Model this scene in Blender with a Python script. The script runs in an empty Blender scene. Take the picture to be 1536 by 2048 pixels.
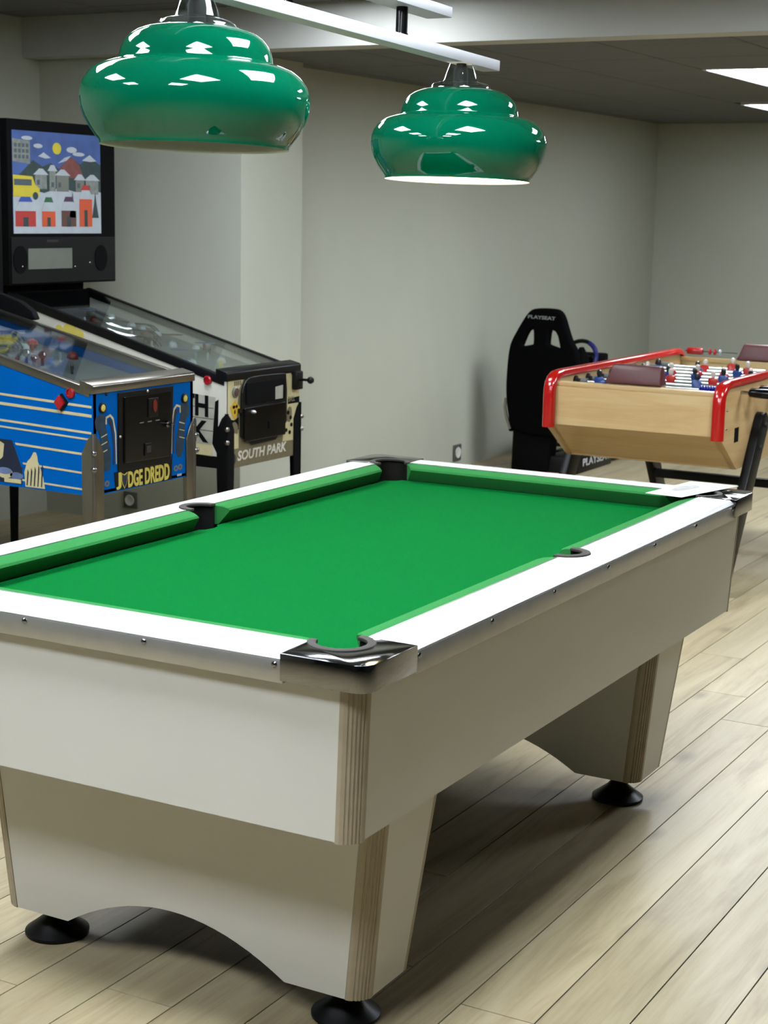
import bpy, bmesh, math, random
from mathutils import Vector, Matrix
random.seed(7)
sc = bpy.context.scene
C = sc.collection
PI = math.pi

# ------------------------------------------------------------------ camera, light level
CAM = Vector((2.559, -2.3507, 1.5989))
YAW, PITCH, ROLL, FPX = 0.5074, 0.1784, 0.0193, 3327.07
fw = Vector((-math.sin(YAW)*math.cos(PITCH), math.cos(YAW)*math.cos(PITCH), -math.sin(PITCH)))
rt = Vector((math.cos(YAW), math.sin(YAW), 0)); up = rt.cross(fw)
rt2 = rt*math.cos(ROLL)+up*math.sin(ROLL); up2 = -rt*math.sin(ROLL)+up*math.cos(ROLL)
cd = bpy.data.cameras.new('camera'); cam = bpy.data.objects.new('camera', cd); C.objects.link(cam)
m = Matrix.Identity(4)
for i in range(3):
    m[i][0], m[i][1], m[i][2], m[i][3] = rt2[i], up2[i], -fw[i], CAM[i]
cam.matrix_world = m
cd.sensor_fit = 'VERTICAL'; cd.sensor_height = 24.0; cd.lens = FPX/2048*24.0
cd.clip_start = 0.05; cd.clip_end = 60
cd.dof.use_dof = True; cd.dof.focus_distance = 3.9; cd.dof.aperture_fstop = 6.5
sc.camera = cam
sc.view_settings.view_transform = 'Standard'; sc.view_settings.look = 'None'
sc.view_settings.gamma = 1.0; sc.view_settings.use_curve_mapping = False
sc.view_settings.exposure = 1.15
cy = sc.cycles; cy.max_bounces = 7; cy.diffuse_bounces = 4; cy.glossy_bounces = 3; cy.transmission_bounces = 4; cy.transparent_max_bounces = 6
cy.use_adaptive_sampling = True; cy.adaptive_threshold = 0.02; cy.caustics_reflective = False; cy.caustics_refractive = False; cy.sample_clamp_indirect = 6.0
w = bpy.data.worlds.new('world'); sc.world = w; w.use_nodes = True
w.node_tree.nodes['Background'].inputs[0].default_value = (0.5, 0.55, 0.6, 1)
w.node_tree.nodes['Background'].inputs[1].default_value = 0.0
PANEL = 23.0           # ceiling panel emission, near zone
PANEL_FAR = 20.0       # ceiling panels of the low far zone

# ------------------------------------------------------------------ materials
def lin(c):
    c = c/255.0
    return c/12.92 if c <= 0.04045 else ((c+0.055)/1.055)**2.4
def rgb(r, g, b, k=1.0): return (lin(r)*k, lin(g)*k, lin(b)*k, 1)
KA = 0.68             # albedo level of paints, boards and prints
M = {}
def mat(name, col, rough=0.5, metal=0.0, noise=0.0, nscale=20.0, bump=0.0, bscale=200.0, coat=0.0, sheen=0.0, spec=0.5):
    mt = bpy.data.materials.new(name); mt.use_nodes = True
    nt = mt.node_tree; b = nt.nodes['Principled BSDF']
    KM = KA if metal < 0.5 else 1.0
    b.inputs['Base Color'].default_value = rgb(*col, KM)
    b.inputs['Roughness'].default_value = rough; b.inputs['Metallic'].default_value = metal
    b.inputs['Specular IOR Level'].default_value = spec
    b.inputs['Coat Weight'].default_value = coat; b.inputs['Coat Roughness'].default_value = 0.03
    if sheen: b.inputs['Sheen Weight'].default_value = sheen; b.inputs['Sheen Roughness'].default_value = 0.4
    tc = nt.nodes.new('ShaderNodeTexCoord')
    if noise:
        n = nt.nodes.new('ShaderNodeTexNoise'); n.inputs['Scale'].default_value = nscale; n.inputs['Detail'].default_value = 5
        nt.links.new(tc.outputs['Object'], n.inputs['Vector'])
        r = nt.nodes.new('ShaderNodeMapRange'); r.inputs[1].default_value = 0.3; r.inputs[2].default_value = 0.7
        r.inputs[3].default_value = 1-noise; r.inputs[4].default_value = 1+noise
        nt.links.new(n.outputs['Fac'], r.inputs[0])
        mx = nt.nodes.new('ShaderNodeMix'); mx.data_type = 'RGBA'; mx.blend_type = 'MULTIPLY'; mx.inputs[0].default_value = 1
        mx.inputs[6].default_value = rgb(*col, KM)
        nt.links.new(r.outputs[0], mx.inputs[7]); nt.links.new(mx.outputs[2], b.inputs['Base Color'])
    if bump:
        n2 = nt.nodes.new('ShaderNodeTexNoise'); n2.inputs['Scale'].default_value = bscale; n2.inputs['Detail'].default_value = 3
        nt.links.new(tc.outputs['Object'], n2.inputs['Vector'])
        bp = nt.nodes.new('ShaderNodeBump'); bp.inputs['Strength'].default_value = bump; bp.inputs['Distance'].default_value = 0.002
        nt.links.new(n2.outputs['Fac'], bp.inputs['Height']); nt.links.new(bp.outputs[0], b.inputs['Normal'])
    M[name] = mt
    return mt
def emat(name, col, s):
    mt = bpy.data.materials.new(name); mt.use_nodes = True; nt = mt.node_tree
    b = nt.nodes['Principled BSDF']; b.inputs['Base Color'].default_value = rgb(230, 230, 230)
    b.inputs['Emission Color'].default_value = rgb(*col); b.inputs['Emission Strength'].default_value = s
    M[name] = mt
def glassmat(name, tint, refl=0.12, rough=0.02):
    mt = bpy.data.materials.new(name); mt.use_nodes = True; nt = mt.node_tree
    nt.nodes.remove(nt.nodes['Principled BSDF'])
    t = nt.nodes.new('ShaderNodeBsdfTransparent'); t.inputs[0].default_value = rgb(*tint)
    g = nt.nodes.new('ShaderNodeBsdfGlossy'); g.inputs['Roughness'].default_value = rough
    lw = nt.nodes.new('ShaderNodeLayerWeight'); lw.inputs['Blend'].default_value = 0.5      # Schlick reflectance from the facing angle
    def mth(op, a, b=None):
        n = nt.nodes.new('ShaderNodeMath'); n.operation = op
        for k, x in enumerate((a, b)):
            if x is None: continue
            if isinstance(x, (int, float)): n.inputs[k].default_value = x
            else: nt.links.new(x, n.inputs[k])
        return n.outputs[0]
    fr_ = mth('POWER', lw.outputs['Facing'], 5.0)
    fac = mth('ADD', mth('MULTIPLY', fr_, 0.9), refl)
    mx = nt.nodes.new('ShaderNodeMixShader')
    nt.links.new(fac, mx.inputs[0])
    nt.links.new(t.outputs[0], mx.inputs[1]); nt.links.new(g.outputs[0], mx.inputs[2])
    nt.links.new(mx.outputs[0], nt.nodes['Material Output'].inputs[0])
    M[name] = mt
def woodmat(name, ramp, along='Y', scale=1.0, rough=0.45, rnd=0.25, knots=True, coat=0.0):
    mt = bpy.data.materials.new(name); mt.use_nodes = True; nt = mt.node_tree; L = nt.links.new
    b = nt.nodes['Principled BSDF']; b.inputs['Roughness'].default_value = rough; b.inputs['Coat Weight'].default_value = coat
    tc = nt.nodes.new('ShaderNodeTexCoord'); oi = nt.nodes.new('ShaderNodeObjectInfo')
    off = nt.nodes.new('ShaderNodeVectorMath'); off.operation = 'SCALE'; off.inputs[0].default_value = (37, 53, 19)
    L(oi.outputs['Random'], off.inputs['Scale'])
    ad = nt.nodes.new('ShaderNodeVectorMath'); L(tc.outputs['Object'], ad.inputs[0]); L(off.outputs[0], ad.inputs[1])
    mp = nt.nodes.new('ShaderNodeMapping'); L(ad.outputs[0], mp.inputs[0])
    s = [9*scale]*3; s['XYZ'.index(along)] = 0.9*scale; mp.inputs['Scale'].default_value = s
    n1 = nt.nodes.new('ShaderNodeTexNoise'); n1.inputs['Scale'].default_value = 1.3; n1.inputs['Detail'].default_value = 8
    n1.inputs['Roughness'].default_value = 0.62; n1.inputs['Distortion'].default_value = 0.9; L(mp.outputs[0], n1.inputs['Vector'])
    mp2 = nt.nodes.new('ShaderNodeMapping'); L(ad.outputs[0], mp2.inputs[0])
    s2 = [130*scale]*3; s2['XYZ'.index(along)] = 3*scale; mp2.inputs['Scale'].default_value = s2
    n2 = nt.nodes.new('ShaderNodeTexNoise'); n2.inputs['Scale'].default_value = 1; n2.inputs['Detail'].default_value = 4; L(mp2.outputs[0], n2.inputs['Vector'])
    mx = nt.nodes.new('ShaderNodeMix'); mx.data_type = 'FLOAT'; mx.inputs[0].default_value = 0.18
    L(n1.outputs['Fac'], mx.inputs[2]); L(n2.outputs['Fac'], mx.inputs[3])
    cr = nt.nodes.new('ShaderNodeValToRGB'); e = cr.color_ramp.elements
    e[0].position = 0.34; e[0].color = rgb(*ramp[0], KA); e[1].position = 0.68; e[1].color = rgb(*ramp[2], KA)
    k = e.new(0.5); k.color = rgb(*ramp[1], KA); L(mx.outputs[0], cr.inputs[0])
    hv = nt.nodes.new('ShaderNodeHueSaturation'); L(cr.outputs[0], hv.inputs['Color'])
    mr = nt.nodes.new('ShaderNodeMapRange'); mr.inputs[3].default_value = 1-rnd; mr.inputs[4].default_value = 1+rnd*0.6
    L(oi.outputs['Random'], mr.inputs[0]); L(mr.outputs[0], hv.inputs['Value'])
    out = hv.outputs[0]
    if knots:
        mp3 = nt.nodes.new('ShaderNodeMapping'); mp3.inputs['Scale'].default_value = (2.3, 1.2, 1); L(ad.outputs[0], mp3.inputs[0])
        vo = nt.nodes.new('ShaderNodeTexVoronoi'); vo.voronoi_dimensions = '2D'; vo.inputs['Scale'].default_value = 1.0; L(mp3.outputs[0], vo.inputs['Vector'])
        kr = nt.nodes.new('ShaderNodeMapRange'); kr.inputs[1].default_value = 0.012; kr.inputs[2].default_value = 0.085
        kr.inputs[3].default_value = 0.60; kr.inputs[4].default_value = 1.0; L(vo.outputs['Distance'], kr.inputs[0])
        km = nt.nodes.new('ShaderNodeMix'); km.data_type = 'RGBA'; km.blend_type = 'MULTIPLY'; km.inputs[0].default_value = 1
        L(out, km.inputs[6]); L(kr.outputs[0], km.inputs[7]); out = km.outputs[2]
    L(out, b.inputs['Base Color'])
    bp = nt.nodes.new('ShaderNodeBump'); bp.inputs['Strength'].default_value = 0.06; bp.inputs['Distance'].default_value = 0.002
    L(n2.outputs['Fac'], bp.inputs['Height']); L(bp.outputs[0], b.inputs['Normal'])
    M[name] = mt

mat('wall_paint', (202, 204, 187), 0.75, noise=0.015, nscale=3, bump=0.05, bscale=350)
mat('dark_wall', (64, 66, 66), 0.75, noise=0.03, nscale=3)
mat('beam_paint', (205, 205, 198), 0.75, noise=0.015, nscale=3)
mat('ceiling_tile', (116, 117, 115), 0.9, noise=0.06, nscale=60, bump=0.3, bscale=300)
mat('ceiling_dark', (70, 70, 70), 0.9)
woodmat('oak_floor', [(165, 148, 113), (193, 177, 140), (207, 193, 159)], 'Y', 1.0, 0.42, 0.09)
mat('joint_dark', (52, 42, 30), 0.9)
mat('laminate', (222, 221, 214), 0.42, noise=0.012, nscale=4, bump=0.05, bscale=500)
mat('rail_white', (246, 247, 246), 0.22, noise=0.006, nscale=5, coat=0.3)
mat('alu', (168, 168, 165), 0.38, 0.85, noise=0.04, nscale=30)
mat('rod_steel', (178, 178, 176), 0.25, 1.0, noise=0.02)
mat('alu_edge', (190, 190, 190), 0.3, 0.9)
mat('post_beige', (176, 163, 140), 0.5, noise=0.06, nscale=30)
mat('chrome', (128, 128, 131), 0.07, 1.0, bump=0.02, bscale=60)
mat('steel', (132, 127, 118), 0.3, 1.0, noise=0.05, nscale=12)
mat('cloth_green', (0, 100, 41), 1.0, noise=0.06, nscale=260, bump=0.25, bscale=700, spec=0.03)
mat('cushion_green', (46, 122, 62), 0.9, noise=0.05, nscale=200, bump=0.2, bscale=600, spec=0.08)
mat('rubber', (20, 19, 18), 0.7, noise=0.05, nscale=60, spec=0.15)
mat('rubber_grey', (56, 52, 48), 0.65, noise=0.06, nscale=80, spec=0.25)
mat('black_plastic', (12, 12, 12), 0.4, noise=0.08, nscale=40, spec=0.22)
mat('black_matt', (9, 9, 10), 0.8, noise=0.1, nscale=60, spec=0.08)
mat('black_gloss', (9, 9, 10), 0.18, noise=0.05, nscale=20, spec=0.3)
mat('shade_green', (0, 90, 61), 0.6, noise=0.01, nscale=4, coat=1.0, spec=0.0)
mat('shade_white', (232, 232, 222), 0.45, noise=0.01, nscale=6)
mat('bar_silver', (205, 208, 212), 0.45, 0.1, noise=0.02, nscale=15)
glassmat('clear_plastic', (214, 222, 222), 0.06, 0.04)
glassmat('field_glass', (240, 244, 243), 0.05, 0.03)
emat('panel_glow', (238, 246, 255), PANEL)
emat('panel_glow_far', (238, 246, 255), PANEL_FAR)
emat('panel_glow_half', (238, 246, 255), 11.0)
emat('panel_glow_dim', (238, 246, 255), 6.0)
emat('bulb_glow', (255, 236, 200), 150.0)
mat('panel_frame', (225, 225, 225), 0.5, noise=0.01)
mat('paper', (240, 241, 240), 0.7, noise=0.01, nscale=30)
mat('print_grey', (170, 170, 170), 0.7, noise=0.15, nscale=60)
mat('red_gloss', (196, 22, 16), 0.2, noise=0.03, nscale=20, coat=0.6)
mat('red_plastic', (176, 24, 28), 0.25, noise=0.04, nscale=30)
woodmat('beech', [(208, 172, 116), (221, 188, 133), (228, 200, 148)], 'X', 1.2, 0.4, 0.05, False, 0.2)
woodmat('beech_side', [(194, 158, 106), (208, 174, 122), (216, 186, 136)], 'Y', 1.2, 0.4, 0.05, False, 0.2)
mat('maroon', (92, 36, 34), 0.4, noise=0.06, nscale=40)
mat('field_grey', (170, 184, 172), 0.6, noise=0.05, nscale=20)
mat('player_blue', (24, 66, 140), 0.35); mat('player_red', (196, 40, 32), 0.35)
mat('skin_pale', (224, 214, 200), 0.45); mat('hair_black', (18, 17, 17), 0.4); mat('bearing_grey', (96, 104, 104), 0.5)
mat('blue_spring', (20, 26, 150), 0.35)
mat('jd_blue', (0, 100, 190), 0.5, noise=0.06, nscale=6, spec=0.02)
mat('cream', (216, 206, 160), 0.5, noise=0.05, nscale=40)
mat('cream_white', (226, 224, 210), 0.5, noise=0.08, nscale=8)
mat('deep_teal', (12, 52, 74), 0.5, noise=0.45, nscale=45)
mat('navy', (14, 30, 58), 0.5, noise=0.2, nscale=40)
mat('print_yellow', (222, 206, 96), 0.5, noise=0.04, nscale=40)
mat('print_amber', (222, 180, 40), 0.5, noise=0.04, nscale=40)
mat('khaki', (120, 112, 84), 0.5, noise=0.1, nscale=30)
mat('sign_board', (178, 178, 164), 0.6, noise=0.12, nscale=24)
mat('dim_red', (120, 30, 20), 0.3)
mat('playfield', (96, 102, 101), 0.35, noise=0.5, nscale=9)
mat('playfield_blue', (110, 130, 175), 0.4, noise=0.4, nscale=14)
mat('sky_print', (58, 86, 146), 0.55, noise=0.35, nscale=7)
mat('snow_print', (178, 186, 192), 0.55, noise=0.06, nscale=20)
mat('pine_print', (34, 58, 58), 0.55, noise=0.3, nscale=30)
mat('rock_print', (120, 62, 58), 0.55, noise=0.25, nscale=30)
mat('bus_print', (206, 190, 44), 0.55, noise=0.05)
mat('stone_print', (128, 134, 128), 0.55, noise=0.25, nscale=40)
mat('window_print', (70, 84, 92), 0.5)
mat('house_red', (178, 48, 40), 0.55); mat('house_orange', (206, 82, 40), 0.55); mat('house_green', (40, 96, 60), 0.55)
mat('house_brown', (92, 58, 48), 0.55); mat('house_blue', (44, 78, 160), 0.55); mat('house_plum', (72, 42, 70), 0.55)
mat('display_grey', (112, 116, 106), 0.3, noise=0.05, nscale=20)
mat('seat_fabric', (9, 9, 10), 0.95, noise=0.2, nscale=120, bump=0.4, bscale=500, spec=0.04)
mat('letter_grey', (150, 152, 154), 0.5); mat('letter_white', (215, 216, 216), 0.45)
mat('wheel_blue', (28, 32, 120), 0.4)
mat('socket_grey', (92, 92, 86), 0.5, noise=0.04); mat('socket_white', (236, 236, 230), 0.4)

# ------------------------------------------------------------------ mesh helpers
ORG = {}
class MB:
    def __init__(s): s.v = []; s.f = []; s.mi = []; s.m = 0
    def face(s, idx): s.f.append(tuple(idx)); s.mi.append(s.m)
    def box(s, x0, x1, y0, y1, z0, z1):
        b = len(s.v)
        s.v += [(x0,y0,z0),(x1,y0,z0),(x1,y1,z0),(x0,y1,z0),(x0,y0,z1),(x1,y0,z1),(x1,y1,z1),(x0,y1,z1)]
        for q in [(0,3,2,1),(4,5,6,7),(0,1,5,4),(1,2,6,5),(2,3,7,6),(3,0,4,7)]: s.face([b+i for i in q])
        return s
    def loft(s, rings, cap=True, closed=True):
        n = len(rings[0]); b = len(s.v)
        for r in rings: s.v += [tuple(p) for p in r]
        for k in range(len(rings)-1):
            for i in range(n if closed else n-1):
                j = (i+1) % n
                s.face([b+k*n+i, b+k*n+j, b+(k+1)*n+j, b+(k+1)*n+i])
        if cap:
            s.face([b+i for i in reversed(range(n))]); s.face([b+(len(rings)-1)*n+i for i in range(n)])
        return s
    def prism(s, pts, axis, a, b):
        """polygon in the plane normal to axis, extruded from a to b"""
        def P(p, t):
            return (t, p[0], p[1]) if axis == 0 else (p[0], t, p[1]) if axis == 1 else (p[0], p[1], t)
        return s.loft([[P(p, a) for p in pts], [P(p, b) for p in pts]])
    def tube(s, path, r, n=8, closed=False, rx=None):
        path = [Vector(p) for p in path]; rings = []
        N = len(path)
        for i, p in enumerate(path):
            if closed: t = path[(i+1) % N]-path[i-1]
            else: t = path[min(i+1, N-1)]-path[max(i-1, 0)]
            t.normalize()
            a = Vector((0, 0, 1)) if abs(t.z) < 0.9 else Vector((1, 0, 0))
            u = t.cross(a).normalized(); w_ = u.cross(t)
            rr = r[i] if isinstance(r, (list, tuple)) else r
            rings.append([p+u*math.cos(2*PI*k/n)*rr+w_*math.sin(2*PI*k/n)*(rr if rx is None else rx) for k in range(n)])
        if closed: rings.append(rings[0]); return s.loft(rings, cap=False)
        return s.loft(rings)
    def lathe(s, prof, c, n=24, axis=2, cap=True):
        rings = []
        for r, h in prof:
            ring = []
            for k in range(n):
                a = 2*PI*k/n; x, y = r*math.cos(a), r*math.sin(a)
                ring.append((c[0]+x, c[1]+y, c[2]+h) if axis == 2 else (c[0]+h, c[1]+x, c[2]+y) if axis == 0 else (c[0]+y, c[1]+h, c[2]+x))
            rings.append(ring)
        return s.loft(rings, cap)
    def sphere(s, c, r, n=10, sc=(1, 1, 1)):
        rings = []
        for k in range(1, n//2+1):
            t = PI*k/(n//2+1)
            rings.append([(c[0]+r*sc[0]*math.sin(t)*math.cos(2*PI*i/n), c[1]+r*sc[1]*math.sin(t)*math.sin(2*PI*i/n), c[2]-r*sc[2]*math.cos(t)) for i in range(n)])
        return s.loft(rings)
    def build(s, name, mats, parent=None, bevel=0, seg=2, smooth=True, ang=35):
        o_ = ORG.get(parent.as_pointer(), Vector()) if parent else Vector()
        me = bpy.data.meshes.new(name)
        me.from_pydata([Vector(p)-o_ for p in s.v], [], s.f)
        if not isinstance(mats, (list, tuple)): mats = [mats]
        for x in mats: me.materials.append(M[x])
        me.polygons.foreach_set('material_index', s.mi)
        bm = bmesh.new(); bm.from_mesh(me)
        bmesh.ops.recalc_face_normals(bm, faces=bm.faces)
        if bevel:
            es = [e for e in bm.edges if len(e.link_faces) == 2 and e.calc_face_angle(0) > math.radians(ang)]
            bmesh.ops.bevel(bm, geom=es, offset=bevel, segments=seg, profile=0.5, affect='EDGES', clamp_overlap=True)
        if smooth:
            for f in bm.faces: f.smooth = True
            for e in bm.edges:
                if len(e.link_faces) == 2 and e.calc_face_angle(0) > math.radians(ang): e.smooth = False
        bm.to_mesh(me); bm.free()
        return link(name, me, parent, o_)
def link(name, me, parent=None, org=None):
    o = bpy.data.objects.new(name, me); C.objects.link(o)
    if parent: o.parent = parent; ORG[o.as_pointer()] = org if org is not None else Vector()
    return o
def thing(name, label, cat, loc=(0, 0, 0), group=None):
    o = bpy.data.objects.new(name, None); C.objects.link(o); o.location = loc; o.empty_display_size = 0.1
    ORG[o.as_pointer()] = Vector(loc)
    return tag(o, label, cat, group)
def tag(o, label, cat, group=None):
    o['label'] = label; o['category'] = cat
    if group: o['group'] = group
    return o
def struct(o): o['kind'] = 'structure'; return o
def lab(o, label): o['label'] = label; return o
def arc(cx, cy, r, a0, a1, n):
    return [(cx+r*math.cos(math.radians(a0+(a1-a0)*i/n)), cy+r*math.sin(math.radians(a0+(a1-a0)*i/n))) for i in range(n+1)]
AX = {'front': (Vector((0,1,0)), Vector((0,0,1)), Vector((1,0,0))),    # seen from +x
      'side': (Vector((1,0,0)), Vector((0,0,1)), Vector((0,-1,0)))}    # seen from -y
def text(name, s, plane, origin, w, h, mt, parent, depth=0.002, bold=0.0, shear=0.0, tilt=0.0):
    """lettering fitted into a w x h box whose lower left corner is origin"""
    cu = bpy.data.curves.new('t', 'FONT'); cu.body = s; cu.offset = bold; cu.extrude = 0.001; cu.shear = shear; cu.resolution_u = 3
    ob = bpy.data.objects.new('t', cu); C.objects.link(ob)
    dg = bpy.context.evaluated_depsgraph_get(); me = bpy.data.meshes.new_from_object(ob.evaluated_get(dg))
    bpy.data.objects.remove(ob); bpy.data.curves.remove(cu)
    xs = [v.co.x for v in me.vertices]; ys = [v.co.y for v in me.vertices]; zs = [v.co.z for v in me.vertices]
    X, Y, N = AX[plane]; o_ = ORG.get(parent.as_pointer(), Vector()); O = Vector(origin)-o_
    for v in me.vertices:
        a = (v.co.x-min(xs))/(max(xs)-min(xs))*w; b_ = (v.co.y-min(ys))/(max(ys)-min(ys))*h+a*tilt
        t = (v.co.z-min(zs))/(max(zs)-min(zs))*depth
        v.co = O+X*a+Y*b_+N*t
    me.name = name; me.materials.clear(); me.materials.append(M[mt])
    return link(name, me, parent, o_)
def holed(name, outline, holes, y0, y1, mt, parent, bevel=0.0):
    """plate in the xz plane with holes, between y0 and y1"""
    cu = bpy.data.curves.new('h', 'CURVE'); cu.dimensions = '2D'; cu.fill_mode = 'BOTH'
    cu.extrude = abs(y1-y0)/2-bevel; cu.bevel_depth = bevel; cu.offset = -bevel; cu.bevel_resolution = 2
    for pts in [outline]+holes:
        sp = cu.splines.new('POLY'); sp.points.add(len(pts)-1); sp.use_cyclic_u = True
        for i, p in enumerate(pts): sp.points[i].co = (p[0], p[1], 0, 1)
    ob = bpy.data.objects.new('h', cu); C.objects.link(ob)
    dg = bpy.context.evaluated_depsgraph_get(); me = bpy.data.meshes.new_from_object(ob.evaluated_get(dg))
    bpy.data.objects.remove(ob); bpy.data.curves.remove(cu)
    o_ = ORG.get(parent.as_pointer(), Vector()); ym = (y0+y1)/2
    for v in me.vertices:
        a, b_, c_ = v.co; v.co = Vector((a, ym-c_, b_))-o_
    me.name = name; me.materials.clear(); me.materials.append(M[mt])
    return link(name, me, parent, o_)
def smooth_poly(pts, it=2):
    for _ in range(it):
        q = []
        for i in range(len(pts)):
            a, b_ = pts[i], pts[(i+1) % len(pts)]
            q += [(a[0]*.75+b_[0]*.25, a[1]*.75+b_[1]*.25), (a[0]*.25+b_[0]*.75, a[1]*.25+b_[1]*.75)]
        pts = q
    return pts

# ------------------------------------------------------------------ room shell
XW, XA, XR = -2.16, -3.25, 6.4        # left wall, alcove wall, right wall
YN, YF, YB, YP = -6.2, 10.5, 4.27, 4.40   # wall behind the camera, far wall, beam face, pillar face
ZL, ZH = 2.327, 2.52
struct(MB().box(XA-.1, XA, YN, YP+.3, 0, 2.7).build('wall_alcove', 'wall_paint'))
struct(MB().box(XW-.12, XW, 4.94, YF+.1, 0, 2.7).build('wall_left', 'wall_paint'))
struct(MB().box(XA-.1, -2.012, YP, 4.95, 0, 2.7).build('wall_pillar', 'wall_paint'))
struct(MB().box(XW-.12, XR+.1, YF, YF+.1, 0, 2.7).build('wall_far', 'wall_paint'))
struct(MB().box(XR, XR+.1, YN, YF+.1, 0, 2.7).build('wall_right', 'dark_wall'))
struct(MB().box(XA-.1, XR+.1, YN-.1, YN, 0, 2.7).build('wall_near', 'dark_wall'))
struct(MB().box(XA, XR, YB, YB+.16, ZL, 2.62).build('ceiling_beam', 'beam_paint'))
# floor: base slab with oak planks laid on it
PW = 0.1653
fl = struct(MB().box(XA-.1, XR+.1, YN-.1, YF+.1, -0.08, -0.012).build('floor', 'joint_dark'))
def plank_mesh(length):
    b = MB(); c = 0.0004; g = 0.0014; w_ = PW/2-g; l = length/2-g
    b.loft([[(-w_,-l,-.012),(w_,-l,-.012),(w_,l,-.012),(-w_,l,-.012)], [(-w_,-l,-c),(w_,-l,-c),(w_,l,-c),(-w_,l,-c)],
            [(-w_+c,-l+c,0),(w_-c,-l+c,0),(w_-c,l-c,0),(-w_+c,l-c,0)]])
    return b
PL = 2.4
pm = plank_mesh(PL).build('plank', 'oak_floor', fl, smooth=False); pmesh = pm.data; C.objects.unlink(pm); bpy.data.objects.remove(pm)
rest = MB(); first_row = -27
for r in range(first_row, 32):
    x = 1.165+PW*(r+.5)
    ph = {0: .521, 1: .2, 2: .3, 3: .45, -1: .33, -2: .62, -3: 1.1, -4: .2}.get(r, random.uniform(0, PL))
    y = ph-PL*math.ceil((ph-YN)/PL)
    while y < YF:
        vis = (x < 2.6 and y+PL > -0.6) and not (y+PL < 0.4 and x > 2.0)
        if vis:
            o = bpy.data.objects.new('plank', pmesh); C.objects.link(o); o.parent = fl; o.location = (x, y+PL/2, 0)
        else:
            y0, y1 = max(y+.001, YN), min(y+PL-.001, YF)
            if y1 > y0: rest.box(x-PW/2+.001, x+PW/2-.001, y0, y1, -.012, 0)
        y += PL
o = rest.build('planking', 'oak_floor', fl, smooth=False); o['kind'] = 'stuff'
# ceiling slab with suspended tiles
ce = struct(MB().box(XA-.1, XR+.1, YN-.1, YF+.1, 2.62, 2.7).build('ceiling', 'ceiling_dark'))
NEAR_LIGHTS = [(1.3, .75, 'above the right long rail of the pool table'), (-.5, .75, 'above the blue pinball machine side of the table'),
               (1.3, -.45, 'short of the near right table corner'), (-.5, -.45, 'short of the near left table corner'),
               (1.3, -1.65, 'right of two, one step behind the table'), (-.5, -1.65, 'left of two, one step behind the table'),
               
               (-1.1, 2.55, 'above the front of the blue pinball machine'), (-1.1, 3.75, 'dimmer, added to brighten the ceiling beam near the pillar'), (1.3, 3.15, 'beyond the far right table corner')]  # the dimmer panel is an added light for the beam face
FAR_LIGHTS = [(0.05, 6.45, 'above the football table'), (-.55, 9.0, 'nearest the far wall corner'),
              (2.45, 5.25, 'added unseen, right of the football table')]  # extra panel out of view, added to brighten the left wall
T = 0.6
tb = MB(); e = T/2-.005
tb.loft([[(-e,-e,.014),(e,-e,.014),(e,e,.014),(-e,e,.014)], [(-e,-e,.003),(e,-e,.003),(e,e,.003),(-e,e,.003)], [(-e+.004,-e+.004,0),(e-.004,-e+.004,0),(e-.004,e-.004,0),(-e+.004,e-.004,0)]])
tt = tb.build('ceiling_tile', 'ceiling_tile', ce, smooth=False); tmesh = tt.data; bpy.data.objects.remove(tt)
nr = {(round((a-1.3)/T), round((b-.75)/T)) for a, b, _ in NEAR_LIGHTS}
low = MB()
def tile(x, y, z, hx, hy):
    o = bpy.data.objects.new('ceiling_tile', tmesh); C.objects.link(o); o.parent = ce; o.location = (x, y, z)
    if abs(hx-T/2) > .001 or abs(hy-T/2) > .001: o.scale = (hx/(T/2), hy/(T/2), 1)
def tiles(cx, cy, x0, x1, y0, y1, z, skip, ylim):
    for i in range(-20, 20):
        for j in range(-20, 20):
            if (i, j) in skip: continue
            a0, a1 = max(cx+(i-.5)*T, x0), min(cx+(i+.5)*T, x1); b0, b1 = max(cy+(j-.5)*T, y0), min(cy+(j+.5)*T, y1)
            if a1-a0 < .02 or b1-b0 < .02: continue
            if b1 > ylim and a0 < 2.8: tile((a0+a1)/2, (b0+b1)/2, z, (a1-a0)/2, (b1-b0)/2)
            else: low.box(a0+.004, a1-.004, b0+.004, b1-.004, z, z+.014)
tiles(1.3, .75, XA, XR, YN, YB, ZH, nr, -.2)
fr = set()
for a, b, _ in FAR_LIGHTS:
    i = round((a-.05)/T); j = round((b-.3-6.15)/T); fr |= {(i, j), (i, j+1)}
tiles(.05, 6.15, XW, XR, YB+.16, YF, ZL, fr, 4)
o = low.build('tiling', 'ceiling_tile', ce, smooth=False); o['kind'] = 'stuff'

def light_panel(x, y, z, w_, l, label, glow, group):
    t = thing('ceiling_light', label, 'ceiling light', (x, y, z), group)
    b = MB(); a, c = w_/2-.006, l/2-.006
    for q in [(-a, a, -c, -c+.016), (-a, a, c-.016, c), (-a, -a+.016, -c+.016, c-.016), (a-.016, a, -c+.016, c-.016)]:
        b.box(x+q[0], x+q[1], y+q[2], y+q[3], z-.004, z+.03)
    b.build('frame', 'panel_frame', t, smooth=False)
    MB().box(x-a+.016, x+a-.016, y-c+.016, y+c-.016, z+.002, z+.012).build('diffuser', glow, t, smooth=False)
    MB().box(x-a, x+a, y-c, y+c, z+.03, z+.036).build('housing', 'panel_frame', t, smooth=False)
for a, b, s in NEAR_LIGHTS: light_panel(a, b, ZH, T, T, 'square white ceiling light panel '+s, 'panel_glow_half' if 'dimmer' in s else 'panel_glow', 'square ceiling light panels')
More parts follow.
